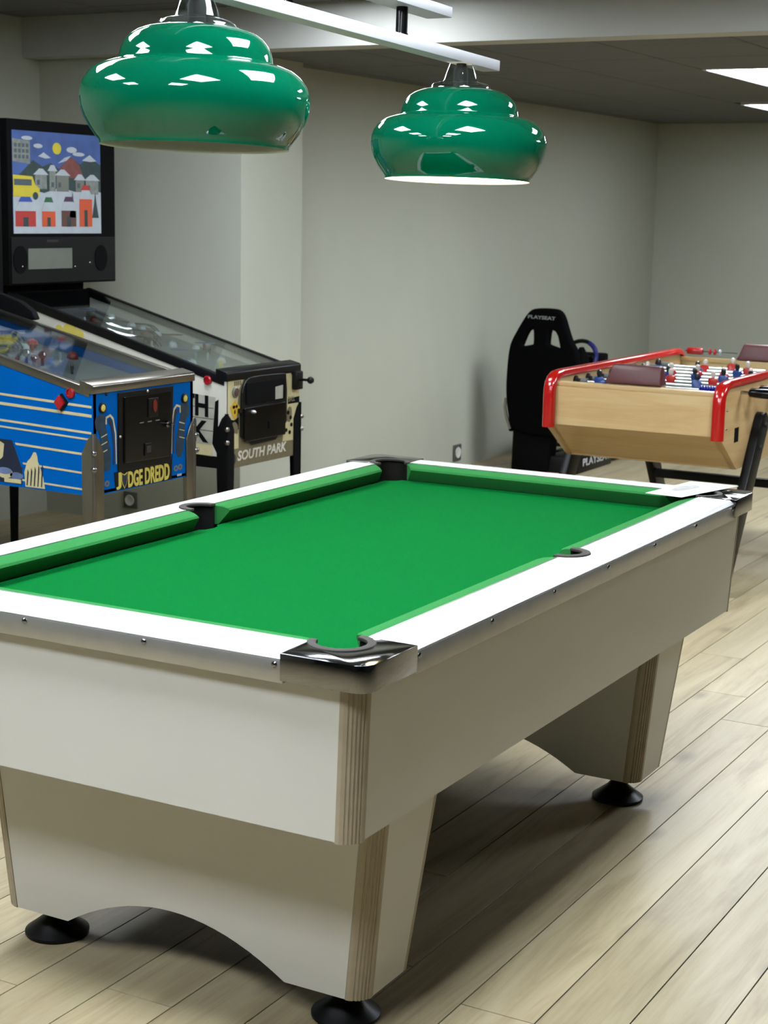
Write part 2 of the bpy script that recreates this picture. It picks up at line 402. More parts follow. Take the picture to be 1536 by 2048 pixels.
for a, b, s in FAR_LIGHTS:
    light_panel(a, b, ZL, T, 2*T, 'long white light panel in the low ceiling '+s, 'panel_glow_dim' if b > 8 else 'panel_glow_far', 'long ceiling light panels')

# wall socket
t = thing('wall_socket', 'grey square wall socket with white round insert low on the left wall', 'wall socket', (XW, 7.073, .095))
MB().box(XW, XW+.010, 7.02, 7.126, .043, .147).build('cover_plate', 'socket_grey', t, .003)
MB().lathe([(.034, 0), (.036, .004), (.034, .006), (.026, .003)], (XW+.010, 7.075, .096), 20, 0).build('insert', 'socket_white', t)

sx, sz = -2.688, .113
t = thing('wall_socket', 'dim square wall socket in the shade under the blue pinball machine', 'wall socket', (sx, YP, sz))
MB().box(sx-.042, sx+.042, YP-.010, YP, sz-.042, sz+.042).build('cover_plate', 'socket_grey', t, .003)
MB().lathe([(.027, 0), (.029, -.004), (.027, -.006), (.020, -.003)], (sx, YP-.010, sz), 20, 1).build('insert', 'socket_white', t)
# ------------------------------------------------------------------ pool table
W, L, H = 1.224, 2.190, 0.844
RW = 0.1005; BED = H-.050
pt = thing('pool_table', 'white pool table with green cloth and chrome corners', 'pool table', (W/2, L/2, 0))
# map of a (d, s) rail frame: side, d inward from the outer edge, s along it
def railpt(side, d, s_, z):
    return {'n': (s_, d, z), 'f': (s_, L-d, z), 'l': (d, s_, z), 'r': (W-d, s_, z)}[side]
prof = [(.010, H-.030), (.010, H-.0125), (.0035, H-.0120), (.0025, H-.0105), (.0035, H-.0085), (.0125, H-.0012), (.018, H), (.032, H), (.032, H-.030)]
PC = 0.118                     # corner pocket centre from both edges
for side, ln in (('n', W), ('f', W), ('l', L), ('r', L)):
    s0, s1 = .170, ln-.170
    b = MB()
    b.loft([[railpt(side, d, s0, z) for d, z in prof], [railpt(side, d, s1, z) for d, z in prof]])
    pts = [(.032, s0), (RW-.003, s0)]
    if side in 'lr':
        a = math.degrees(math.asin(0.0)); r_ = .056; cx = .104
        k = [(cx+r_*math.cos(math.radians(th)), ln/2+r_*math.sin(math.radians(th))) for th in range(264, 95, -8)]
        pts += [(RW-.003, ln/2-r_*.995)] + [p for p in k if p[0] < RW-.003] + [(RW-.003, ln/2+r_*.995)]
    pts += [(RW-.003, s1), (.032, s1)]
    b.loft([[railpt(side, d, q, H-.030) for d, q in pts], [railpt(side, d, q, H) for d, q in pts]])
    rail = b.build('rail', 'rail_white', pt)
    # thin metal edging between rail and cushion
    b = MB(); segs = [(s0+.01, s1-.01)] if side in 'nf' else [(s0+.01, ln/2-.058), (ln/2+.058, s1-.01)]
    for q0, q1 in segs:
        b.loft([[railpt(side, d, q0, z) for d, z in ((RW-.003, H-.03), (RW+.001, H-.03), (RW+.001, H+.0008), (RW-.003, H+.0008))],
                [railpt(side, d, q1, z) for d, z in ((RW-.003, H-.03), (RW+.001, H-.03), (RW+.001, H+.0008), (RW-.003, H+.0008))]])
    b.build('edging', 'alu_edge', rail, smooth=False)
    # metal apron with screws
    b = MB(); ap = [(.002, H-.054), (.002, H-.0125), (.020, H-.0125), (.020, H-.054)]
    b.loft([[railpt(side, d, .168, z) for d, z in ap], [railpt(side, d, ln-.168, z) for d, z in ap]])
    apron = b.build('apron', 'alu', pt, .0015)
    sp = [.193+.3013*i for i in range(7)] if side in 'lr' else [.193, .475, .757, 1.039]
    for q in sp:
        if q > ln-.17: continue
        c = railpt(side, .002, q, .8225)
        sg = {'n': (1, -1), 'f': (1, 1), 'l': (0, -1), 'r': (0, 1)}[side]
        MB().lathe([(.0058, 0), (.0058, sg[1]*.0012), (.0042, sg[1]*.0032), (.0015, sg[1]*.0038)], c, 12, sg[0]).build('screw', 'chrome', apron)
# bed
bed = []
r_ = .050
def corner_arc(cx, cy, a0, a1): return arc(cx, cy, r_, a0, a1, 8)
e0 = .128
dd = e0-PC; hh = math.degrees(math.asin(min(1, dd/r_)))
bed += corner_arc(PC, PC, 90-hh*1, hh)                       # near-left
bed += corner_arc(W-PC, PC, 180-hh, 90+hh)
sd = math.degrees(math.asin((e0-.098)/.046))
bed += [(W-.098+.046*math.cos(math.radians(a)), L/2+.046*math.sin(math.radians(a))) for a in [270-sd-0-i*(180-2*(90-(90-sd)))/8 for i in range(9)]] if False else []
side_r = [(W-e0, L/2-.040), (W-e0-.012, L/2-.028), (W-e0-.017, L/2), (W-e0-.012, L/2+.028), (W-e0, L/2+.040)]
bed += side_r
bed += corner_arc(W-PC, L-PC, 270-hh, 180+hh)
bed += corner_arc(PC, L-PC, 360-hh, 270+hh)
bed += [(W-x, y) for x, y in reversed(side_r)]
MB().prism(bed, 2, BED-.03, BED).build('bed_cloth', 'cloth_green', pt, smooth=False)
# cushions
cprof = [(RW+.001, H-.003), (RW+.004, H-.0005), (RW+.030, H-.003), (RW+.044, H-.0075), (RW+.0478, H-.013), (RW+.0455, H-.018), (RW+.020, BED-.001), (RW+.001, BED-.001)]
def cushion(side, s0, s1, k0, k1):
    """k0, k1: how far the nose is pulled in at either end"""
    def ring(s_, k, sgn):
        return [railpt(side, d, s_+sgn*k*(d-RW)/.048, z) for d, z in cprof]
    n = 10; a, b_ = ring(s0, k0, 1), ring(s1, k1, -1); rings = []
    a2, b2 = ring(s0+.004, k0, 1), ring(s1-.004, k1, -1)
    def shr(r): return [tuple(Vector(p)*.0+Vector(p)+Vector((0, 0, -.002 if p[2] > H-.012 else 0))) for p in r]
    MB().loft([shr(a), a2, b2, shr(b_)]).build('cushion', 'cushion_green', pt, ang=18)
J = .165
cushion('n', J, W-J, .042, .042); cushion('f', J, W-J, .042, .042)
for sd_ in 'lr':
    cushion(sd_, J+.012, L/2-.050, .045, .018); cushion(sd_, L/2+.050, L-J-.012, .018, .045)
# pocket liners and rims
def pocket(cx, cy, r, a0, a1, rin):
    lin_ = MB(); n = 28
    ro = r; outer_t = arc(cx, cy, ro, a0, a1, n); inner_t = arc(cx, cy, ro-.005, a1, a0, n)
    lin_.prism(outer_t+inner_t, 2, H-.155, H-.006)
    lin_.prism(arc(cx, cy, ro, 0, 345, 23), 2, H-.16, H-.155)
    low_ = arc(cx, cy, ro, a1, a0+360, 12)+arc(cx, cy, ro-.005, a0+360, a1, 12)
    lin_.prism(low_, 2, H-.155, BED-.031)
    p = lin_.build('pocket_liner', 'rubber', pt, ang=50)
    rim = MB().prism(arc(cx, cy, r+.004, a0, a1, n)+arc(cx, cy, rin, a1, a0, n), 2, H-.004, H+.0035)
    rim.build('pocket_rim', 'rubber_grey', p, .0015, ang=50)
pocket(W-PC, PC, .058, -173, 79+4, .046); pocket(PC, PC, .058, 97, 353, .046)
pocket(W-PC, L-PC, .058, -83, 173, .046); pocket(PC, L-PC, .058, 7, 263, .046)
pocket(W-.104, L/2, .051, -100, 100, .036); pocket(.104, L/2, .051, 80, 280, .036)
# chrome corner castings
def casting(mx, my):
    r = .034; o_ = -.004
    def T_(p): return (W-p[0] if mx else p[0], L-p[1] if my else p[1])
    pts = [(.170, o_)] 
    pts += [( .170, RW+.006)]
    aa = arc(PC, PC, .0585, -14, -256, 26)     # along the pocket, the outer way round
    pts += [(PC+.0585, PC-.012)] if False else []
    pts += [p for p in aa]
    pts += [(RW+.006, .176), (o_, .176)]
    pts += arc(o_+r, o_+r, r, 180, 270, 8)
    b = MB(); b.prism([T_(p) for p in pts], 2, H-.047, H+.002)
    b.build('corner_casting', 'chrome', pt, .0045, 3, ang=60)
for mx in (0, 1):
    for my in (0, 1): casting(mx, my)
# cabinet: four panels and four fluted corner posts
ZT, ZB = H-.044, .503; IT, IB = .026, .046
def far_end(p):
    k = (p[2]-ZB)/(ZT-ZB)          # the cabinet reaches a little further at its far end
    return (p[0], p[1]+(.042-.026*k if p[1] > L/2 else 0), p[2])
def cabpanel(side, ln):
    a, b_ = .064, ln-.064
    q = []
    for z, i, g in ((ZB, IB, .020), (ZT, IT, 0)):
        q.append([far_end(p) for p in (railpt(side, i, a+g, z), railpt(side, i, b_-g, z), railpt(side, i+.018, b_-g, z), railpt(side, i+.018, a+g, z))])
    MB().loft(q).build('cabinet_panel', 'laminate', pt, smooth=False)
for s_, ln in (('n', W), ('f', W), ('l', L), ('r', L)): cabpanel(s_, ln)
def fluted(u, v, n=6, d=.0022):
    """plan of a corner post from (u,0) round to (0,v), flutes across the chamfer"""
    pts = [(u, 0), (u*.80, .0005)]
    A, B = Vector((u*.80, .0005)), Vector((.0005, v*.80))
    nr = Vector((-1, -1)).normalized()
    for i in range(n*4+1):
        t = i/(n*4); p = A.lerp(B, t)+nr*(-math.sin(PI*t)*.004)*-1*1.0
        p = p+nr*(.002*math.sin(PI*t)) - nr*d*(1 if i % 4 in (1, 2) else 0)*(1 if 0.12 < t < .88 else 0)
        pts.append((p.x, p.y))
    pts += [(.0005, v*.80), (0, v), (u*.35, v), (u, v*.35)]
    return pts
def post(name, parent, sect, mx, my, W_=W, L_=L, mt='post_beige'):
    """sect: (z, inset_x, inset_y, u, v) rings, from low to high"""
    rings = []
    for z, ix, iy, u, v in sect:
        rings.append([((W-(ix+p[0])) if mx else ix+p[0], iy(p[1]) if callable(iy) else (L-(iy+p[1]) if my else iy+p[1]), z) for p in fluted(u, v)])
    MB().loft([[far_end(p) for p in r] for r in rings]).build(name, mt, parent, smooth=False)
for mx in (0, 1):
    for my in (0, 1):
        post('corner_post', pt, [(ZB-.003, IB-.001, IB-.001, .039, .039), (ZT, IT-.001, IT-.001, .040, .040)], mx, my)
MB().box(.07, W-.07, .07, L-.07, .515, .525).build('bottom_board', 'black_matt', pt, smooth=False)
# two arched legs
def leg(my):
    def Y(y): return y+1.492 if my else y
    zt, zb = .515, .078
    xt, xb, y0t, y0b, y1t, y1b = .110, .154, .262, .279, .512, .457
    core = MB().loft([[(xb+.05, Y(y0b+.05), .18), (W-xb-.05, Y(y0b+.05), .18), (W-xb-.05, Y(y1b-.05), .18), (xb+.05, Y(y1b-.05), .18)],
                      [(xt+.05, Y(y0t+.05), zt), (W-xt-.05, Y(y0t+.05), zt), (W-xt-.05, Y(y1t-.05), zt), (xt+.05, Y(y1t-.05), zt)]]).build('leg', 'black_matt', pt, smooth=False)
    pw = .040
    for yt, yb, s in ((y0t, y0b, 1), (y1t, y1b, -1)):
        pts = [(xt+pw, zt), (xb+pw, zb), (.335, zb)]
        for i in range(1, 20):
            t = i/20; x = .335+(W-.67)*t; pts.append((x, zb+.088*(1-(2*t-1)**2)))
        pts += [(W-.335, zb), (W-xb-pw, zb), (W-xt-pw, zt)]
        def yy(z, k=0): t = (z-zb)/(zt-zb); return Y(yb+(yt-yb)*t+s*k)
        b = MB(); b.loft([[(x, yy(z), z) for x, z in pts], [(x, yy(z, .018), z) for x, z in pts]])
        b.build('arch_panel', 'laminate', core, smooth=False)
    for mx in (0, 1):
        def X(x): return W-x if mx else x
        MB().loft([[(X(xb), Y(y0b+pw), zb), (X(xb), Y(y1b-.012), zb), (X(xb+.018), Y(y1b-.012), zb), (X(xb+.018), Y(y0b+pw), zb)],
                   [(X(xt), Y(y0t+pw), zt), (X(xt), Y(y1t-.012), zt), (X(xt+.018), Y(y1t-.012), zt), (X(xt+.018), Y(y0t+pw), zt)]]).build('side_panel', 'laminate', core, smooth=False)
        # fluted post on the outer corner, plain batten on the inner one
        def ring(z, x0, y0):
            return [(X(x0+p[0]), Y(y0+p[1]), z) for p in fluted(pw, pw)]
        MB().loft([ring(zb-.001, xb-.001, y0b-.001), ring(zt, xt-.001, y0t-.001)]).build('corner_post', 'post_beige', core, smooth=False)
        MB().loft([[(X(xb), Y(y1b-.012), zb), (X(xb), Y(y1b), zb), (X(xb+pw), Y(y1b), zb), (X(xb+pw), Y(y1b-.012), zb)],
                   [(X(xt), Y(y1t-.012), zt), (X(xt), Y(y1t), zt), (X(xt+pw), Y(y1t), zt), (X(xt+pw), Y(y1t-.012), zt)]]).build('batten', 'post_beige', core, smooth=False)
        MB().lathe([(.066, 0), (.071, .003), (.071, .009), (.064, .014), (.030, .040), (.020, .052), (.016, .056), (.016, .19)], (X(.237), Y(.3586), 0), 28).build('foot', 'black_plastic', core)
leg(0); leg(1)

# flyer lying over the far right pocket
t = thing('paper_sheet', 'white printed paper sheet lying over the far right corner pocket', 'paper', (1.08, 2.08, H+.003))
a, b_, c_, d_ = Vector((.998, 1.930, H+.010)), Vector((1.094, 1.951, H+.0045)), Vector((1.167, 2.229, H+.005)), Vector((1.028, 2.226, H+.006))
def bil(u, v): return a.lerp(b_, u).lerp(d_.lerp(c_, u), v)
b = MB(); n = 8; G = {}
for lay, dz in enumerate((0, .0012)):
    for i in range(n+1):
        for j in range(n+1):
            p = bil(i/n, j/n); G[lay, i, j] = len(b.v); b.v.append((p.x, p.y, p.z+dz))
for i in range(n):
    for j in range(n):
        b.face([G[0,i,j], G[0,i,j+1], G[0,i+1,j+1], G[0,i+1,j]]); b.face([G[1,i,j], G[1,i+1,j], G[1,i+1,j+1], G[1,i,j+1]])
rim = [(i, 0) for i in range(n)]+[(n, j) for j in range(n)]+[(i, n) for i in range(n, 0, -1)]+[(0, j) for j in range(n, 0, -1)]
for k in range(len(rim)):
    p, q = rim[k], rim[(k+1) % len(rim)]; b.face([G[0,p[0],p[1]], G[0,q[0],q[1]], G[1,q[0],q[1]], G[1,p[0],p[1]]])
b.build('sheet', 'paper', t)
b = MB()
def blob(cu, cv, ru, rv, k=14):
    i0 = len(b.v)
    for i in range(k):
        an = 2*PI*i/k; p = bil(cu+ru*math.cos(an)*(1+.15*math.sin(3*an)), cv+rv*math.sin(an)); b.v.append((p.x, p.y, p.z+.0017))
    b.face(range(i0, i0+k))
blob(.36, .52, .20, .24); blob(.66, .42, .03, .12); blob(.80, .40, .04, .05); blob(.74, .6, .02, .06)
b.build('printed_picture', 'print_grey', t, smooth=False)

# ------------------------------------------------------------------ lamps above the table
TILT = math.radians(-1.78)
lp = bpy.data.objects.new('pool_lamp', None); C.objects.link(lp); lp.location = (.612, .94, 1.987); lp.rotation_euler = (TILT, 0, 0)
tag(lp, 'double pendant lamp with green bell shades on a pale bar above the pool table', 'lamp'); ORG[lp.as_pointer()] = Vector()
MB().box(-.025, .025, -.74, .74, 0, .027).build('crossbar', 'bar_silver', lp, .0015)
mp_ = MB().box(-.035, .035, -.44, .44, .093, .118).build('mounting_plate', 'bar_silver', lp, .0015)
for y in (-.25, .25):
    b = MB(); b.lathe([(.014, .027), (.014, .093)], (0, y, 0), 16); rod = b.build('rod', 'black_gloss', lp)
    MB().lathe([(.0155, .027), (.0155, .033)], (0, y, 0), 16).build('collar', 'chrome', rod)
for y in (-.38, .38):
    MB().lathe([(.004, .118), (.004, .62-.02)], (0, y, 0), 8).build('suspension_wire', 'steel', lp)
outer = [(.184, -.289), (.1845, -.284), (.192, -.274), (.204, -.258), (.214, -.240), (.2205, -.222), (.2235, -.204), (.2225, -.186), (.217, -.170), (.206, -.154), (.192, -.143), (.176, -.136), (.160, -.1325),
         (.1505, -.1310), (.1490, -.127), (.148, -.118), (.145, -.106), (.139, -.094), (.130, -.083), (.118, -.0745), (.104, -.0685), (.090, -.0650), (.078, -.0635)]
inner = [(r-.004, z-.001 if i else z) for i, (r, z) in enumerate(outer)]
neck = [(.077, -.0640), (.076, -.058), (.070, -.051), (.058, -.0475), (.047, -.0465), (.0435, -.042), (.040, -.028), (.034, -.012), (.029, 0)]
def dense(pr, k=3):
    q = []
    for i in range(len(pr)-1):
        for j in range(k): q.append((pr[i][0]+(pr[i+1][0]-pr[i][0])*j/k, pr[i][1]+(pr[i+1][1]-pr[i][1])*j/k))
    return q+[pr[-1]]
for y, on in ((-.568, 0), (.568, 1)):
    sh = MB().lathe(outer, (0, y, 0), 64, cap=False).build('shade', 'shade_green', lp, ang=80)
    li = [(.184, -.289)]+inner[1:]
    MB().lathe(li+[(.02, -.070)], (0, y, 0), 64, cap=False).build('shade_lining', 'shade_white', sh, ang=80)
    MB().lathe(neck, (0, y, 0), 40, cap=False).build('neck', 'clear_plastic', sh, ang=80)
    MB().lathe([(.016, -.078), (.018, -.06), (.018, -.02), (.012, 0)], (0, y, 0), 16).build('bulb_holder', 'rubber_grey', sh)
    MB().sphere((0, y, -.150), .034, 20, (1, 1, 1.25)).build('bulb', 'bulb_glow' if on else 'shade_white', sh)
lab(lp.children[0], 'pale silver bar')

# ------------------------------------------------------------------ pinball machines
def slab(x, poly, mt, parent, name, t=.0015, bevel=0):
    return MB().prism(poly, 0, x, x+t).build(name, mt, parent, bevel, smooth=False)
def sideslab(y, poly, mt, parent, name, t=.0012):
    return MB().prism(poly, 1, y-t, y).build(name, mt, parent, smooth=False)
def rect(a0, a1, b0, b1): return [(a0, b0), (a1, b0), (a1, b1), (a0, b1)]
def ell(cx, cy, rx, ry, n=16): return [(cx+rx*math.cos(2*PI*i/n), cy+ry*math.sin(2*PI*i/n)) for i in range(n)]
def bolt(c, ax, s, r, parent, mt='chrome'):
    MB().lathe([(r, 0), (r*.95, s*r*.35), (r*.6, s*r*.75), (r*.15, s*r*.9)], c, 12, ax).build('bolt', mt, parent)

def pinball(name, label, xf, y0, y1, zb, zt, slope, ln, skin, side_skin, railm, legm, rail_h, lock_h, bolt_m):
    t = thing(name, label, 'pinball machine', (xf-ln/2, (y0+y1)/2, 0))
    xr = xf-ln; zr = zt+slope*ln
    prof = [(xf, zb), (xf, zt), (xr, zr), (xr, zb)]
    cab = MB()
    for a in (y0, y1-.016): cab.prism(prof, 1, a, a+.016)
    cab.m = 1; cab.box(xf-.016, xf, y0+.0005, y1-.0005, zb, zt-.001)
    cab.m = 2; cab.box(xr, xr+.016, y0+.016, y1-.016, zb, zr); cab.box(xr, xf, y0+.016, y1-.016, zb+.004, zb+.014)
    cb = cab.build('cabinet', [side_skin, skin, 'black_matt'], t, smooth=False)
    # playfield and glass
    pf = MB().prism([(xf-.02, zt-.057), (xf-.02, zt-.050), (xr+.02, zr-.085), (xr+.02, zr-.092)], 1, y0+.016, y1-.016).build('playfield', 'playfield', t, smooth=False)
    MB().prism([(xf-.03, zt+slope*.03-.004), (xf-.03, zt+slope*.03), (xr, zr), (xr, zr-.004)], 1, y0+.014, y1-.014).build('glass', 'field_glass', t, smooth=False)
    # side rails and lock bar
    for a, b__ in ((y0-.004, y0+.022), (y1-.022, y1+.004)):
        MB().prism([(xf-.012, zt+slope*.012-rail_h), (xf-.012, zt+slope*.012+.004), (xr, zr+.004), (xr, zr-rail_h)], 1, a, b__).build('side_rail', railm, t, .003)
    MB().prism([(xf+.006, zt-.012), (xf+.006, zt+lock_h-.006), (xf, zt+lock_h), (xf-.052, zt+lock_h+.012), (xf-.052, zt-.012)], 1, y0-.006, y1+.006).build('lock_bar', railm, t, .003)
    # legs: angle plates with a pointed top running down to the floor
    for yy, sy in ((y0, -1), (y1, 1)):
        for xx, sx in ((xf, 1), (xr, -1)):
            b = MB(); k = .004; wd = .046
            top, sh_ = zt-.145, zt-.215
            for ax in (0, 1):
                out = []
                poly = [(0, top), (wd*.45, top-.02), (wd, sh_), (wd, zb-.02), (wd*.62, .02), (0, .02)]
                if ax == 0:
                    P = [(yy-sy*p[0] if sy < 0 else yy-p[0]*1, p[1]) for p in poly]
                    P = [((yy+p[0]) if sy < 0 else (yy-p[0]), p[1]) for p in poly]
                    b.prism(P, 0, xx, xx+sx*k*1.6)
                else:
                    P = [((xx-p[0]) if sx > 0 else (xx+p[0]), p[1]) for p in poly]
                    b.prism(P, 1, yy, yy+sy*k*1.6)
            # rounded nose along the corner
            b.tube([(xx+sx*.002, yy+sy*.002, top), (xx+sx*.002, yy+sy*.002, .02)], .0085, 10)
            lg = b.build('leg', legm, t, .001)
            for zz in (top-.063, top-.118):
                c = (xx+sx*.009, yy+sy*.009, zz)
                MB().sphere(c, .0105, 10).build('bolt', bolt_m, lg)
            MB().lathe([(.026, 0), (.026, .006), (.008, .016), (.008, .03)], (xx-sx*.012, yy-sy*.012, 0), 16).build('foot', 'steel', lg)
    return t, cb, pf, xr, zr

# --- blue machine
XF, A0, A1 = -.95, 1.965, 2.528
jd, jcab, jpf, jxr, jzr = pinball('pinball_machine', 'blue pinball machine with chrome front legs left of the pool table', XF, A0, A1, .645, 1.0, .222, 1.15, 'jd_blue', 'jd_blue', 'steel', 'steel', .026, .020, 'chrome')
def side_line(z0, z1, x0, x1, th, name='stripe'):
    sideslab(A0, [(x0, z0), (x1, z1), (x1, z1+th), (x0, z0+th)], 'cream', jcab, name)
for za, zb_, th, xe in ((.9575, .940, .008, -.956), (.9245, .909, .010, -.956), (.868, .853, .0075, -.958), (.8465, .832, .006, -.958), (.793, .7785, .0075, -.95), (.7295, .715, .0065, -.95), (.671, .660, .006, -.95)):
    sl = (zb_-za)/(.40); side_line(za-sl*.72, zb_, -2.07, xe, th)
# printed city on the side: dark block, tower, domes
sideslab(A0-.0004, [(-1.40, .806), (-1.298, .806), (-1.259, .718), (-1.262, .655), (-1.40, .658)], 'navy', jcab, 'printed_block')
sideslab(A0-.0008, [(-1.302, .806), (-1.294, .806), (-1.250, .716), (-1.262, .716)], 'jd_blue', jcab, 'printed_edge')
tw = [(-1.246, .650), (-1.250, .700), (-1.236, .738), (-1.222, .750), (-1.214, .762), (-1.208, .772), (-1.198, .772), (-1.192, .760), (-1.190, .742), (-1.180, .722), (-1.168, .690), (-1.160, .650)]
tower = sideslab(A0-.0008, tw, 'cream', jcab, 'printed_tower')
for i in range(5):
    x = -1.240+.016*i; sideslab(A0-.0022, [(x, .655), (x+.004, .655), (x+.010, .70+.006*i), (x+.006, .71+.006*i)], 'navy', jcab, 'printed_window')
sideslab(A0-.0014, ell(-1.338, .690, .036, .019), 'cream', jcab, 'printed_dome'); sideslab(A0-.002, ell(-1.338, .697, .033, .012), 'playfield_blue', jcab, 'printed_dome')
sideslab(A0-.0014, ell(-1.285, .684, .030, .012), 'playfield_blue', jcab, 'printed_dome'); sideslab(A0-.0014, rect(-1.34, -1.265, .658, .672), 'cream', jcab, 'printed_ledge')
sideslab(A0-.0014, [(-1.40, .70), (-1.345, .745), (-1.338, .79), (-1.36, .80), (-1.40, .78)], 'cream', jcab, 'printed_tower')
# flipper buttons
b = MB(); c = (-1.079, A0, .952); s_ = .027
b.prism([(c[0]-s_, c[2]), (c[0], c[2]-s_-.004), (c[0]+s_, c[2]), (c[0], c[2]+s_+.004)], 1, A0-.010, A0); o = b.build('button_guard', 'black_plastic', jd, .002)
MB().prism([(c[0]-.022, c[2]), (c[0], c[2]-.026), (c[0]+.022, c[2]), (c[0], c[2]+.026)], 1, A0-.022, A0-.010).build('lens', 'red_plastic', o, .003)
MB().lathe([(.017, 0), (.017, -.010), (.013, -.012), (.012, -.006)], (-1.040, A0, .986), 18, 1).build('flipper_button', 'red_plastic', jd)
# front: coin door
d = slab(XF, [(2.090, .714), (2.388, .709), (2.405, .982), (2.094, .982)], 'black_plastic', jd, 'coin_door', .006, .002)
slab(XF+.006, [(2.118, .738), (2.372, .733), (2.384, .966), (2.120, .966)], 'black_gloss', d, 'door_leaf', .006, .004)
slab(XF+.012, [(2.246, .884), (2.300, .884), (2.304, .950), (2.248, .950)], 'black_plastic', d, 'coin_slot', .004, .002)
slab(XF+.016, ell(2.281, .922, .010, .022), 'dim_red', d, 'coin_button', .003)
slab(XF+.012, [(2.224, .752), (2.262, .752), (2.264, .796), (2.226, .796)], 'black_plastic', d, 'coin_return', .005, .002)
slab(XF+.017, rect(2.232, 2.256, .762, .786), 'rubber_grey', d, 'return_flap', .001)
for q in ((2.200, .868), (2.245, .868), (2.290, .868)): slab(XF+.012, rect(q[0], q[0]+.022, q[1], q[1]+.003), 'alu', d, 'coin_mark', .001)
MB().lathe([(.012, 0), (.012, .012), (.006, .013), (.006, .03), (.003, .034)], (XF+.012, 2.348, .852), 14, 0).build('door_lock', 'chrome', d)
for q in ((2.253, .975), (2.100, .832)): bolt((XF+.006, q[0], q[1]), 0, 1, .005, d, 'alu')
# yellow buttons, printed arms, chains, name
for cy_, cz_ in ((2.011, .938), (2.474, .930)):
    o = MB().lathe([(.018, 0), (.018, .006), (.013, .008), (.012, .004)], (XF, cy_, cz_), 18, 0).build('button_ring', 'black_plastic', jd)
    MB().lathe([(.012, 0), (.012, .007), (.007, .009)], (XF, cy_, cz_), 16, 0).build('button', 'print_yellow', o)
bolt((XF, 2.035, .982), 0, 1, .006, jd, 'black_plastic')
for mir in (0, 1):
    def Q(pts): return [((2.0+(p[0]-2.0)) if not mir else (2.480-(p[0]-2.0)), p[1]) for p in pts]
    ax_ = slab(XF, smooth_poly(Q([(1.972, .905), (1.978, .862), (1.996, .862), (2.004, .800), (2.018, .722), (2.052, .722), (2.058, .770), (2.040, .842), (2.026, .880), (2.030, .912), (2.004, .918)]), 1), 'deep_teal', jd, 'printed_column', .001)
    for zz in (.785, .812, .838): slab(XF+.001, Q([(2.005, zz), (2.036, zz+.008), (2.036, zz+.011), (2.005, zz+.003)]), 'cream', ax_, 'printed_band', .0006)
    slab(XF+.0012, Q([(2.034, .880), (2.034, .900), (2.052, .905), (2.066, .892), (2.078, .84), (2.082, .74), (2.086, .74), (2.084, .845), (2.070, .900), (2.054, .913), (2.030, .906), (2.028, .882)]), 'cream', jd, 'printed_handle', .0008)
    slab(XF+.0006, Q([(2.040, .892), (2.054, .898), (2.064, .886), (2.076, .80), (2.072, .74), (2.066, .74), (2.068, .80), (2.056, .872), (2.046, .882)]), 'navy', jd, 'printed_handle', .0008)
for cy_, cz_ in ((2.007, .678), (2.034, .679), (2.424, .683), (2.449, .685)):
    b = MB(); b.loft([[(XF+.0005, cy_+r*math.cos(2*PI*i/14)*1.25, cz_+r*math.sin(2*PI*i/14)) for i in range(14)] for r in (.0105, .005)], cap=False)
    b.build('printed_chain_link', 'khaki', jd, smooth=False)
slab(XF, rect(2.430, 2.458, .653, .661), 'snow_print', jd, 'sticker', .001)
slab(XF, [(2.072, .712), (2.078, .650), (2.396, .648), (2.402, .735), (2.395, .712)], 'black_plastic', jd, 'name_panel', .002)
text('lettering', 'J', 'front', (XF+.002, 2.082, .651), .026, .058, 'print_yellow', jd, .0015, .03)
sh = [(2.110, .706), (2.126, .699), (2.142, .706), (2.143, .682), (2.136, .664), (2.126, .650), (2.116, .664), (2.109, .682)]
slab(XF+.002, sh, 'print_yellow', jd, 'shield', .0010); slab(XF+.003, [(2.126+(p[0]-2.126)*.82, .678+(p[1]-.678)*.84) for p in sh], 'navy', jd, 'shield', .0008)
text('lettering', 'DGE', 'front', (XF+.002, 2.146, .650), .080, .057, 'print_yellow', jd, .0015, .03)
text('lettering', 'DREDD', 'front', (XF+.002, 2.240, .650), .142, .058, 'print_yellow', jd, .0015, .03)
# speaker under the front, half hidden in the shade
MB().lathe([(.045, 0), (.045, -.012), (.02, -.014)], (XF-.25, 2.20, .640), 20).build('speaker', 'black_matt', jd)
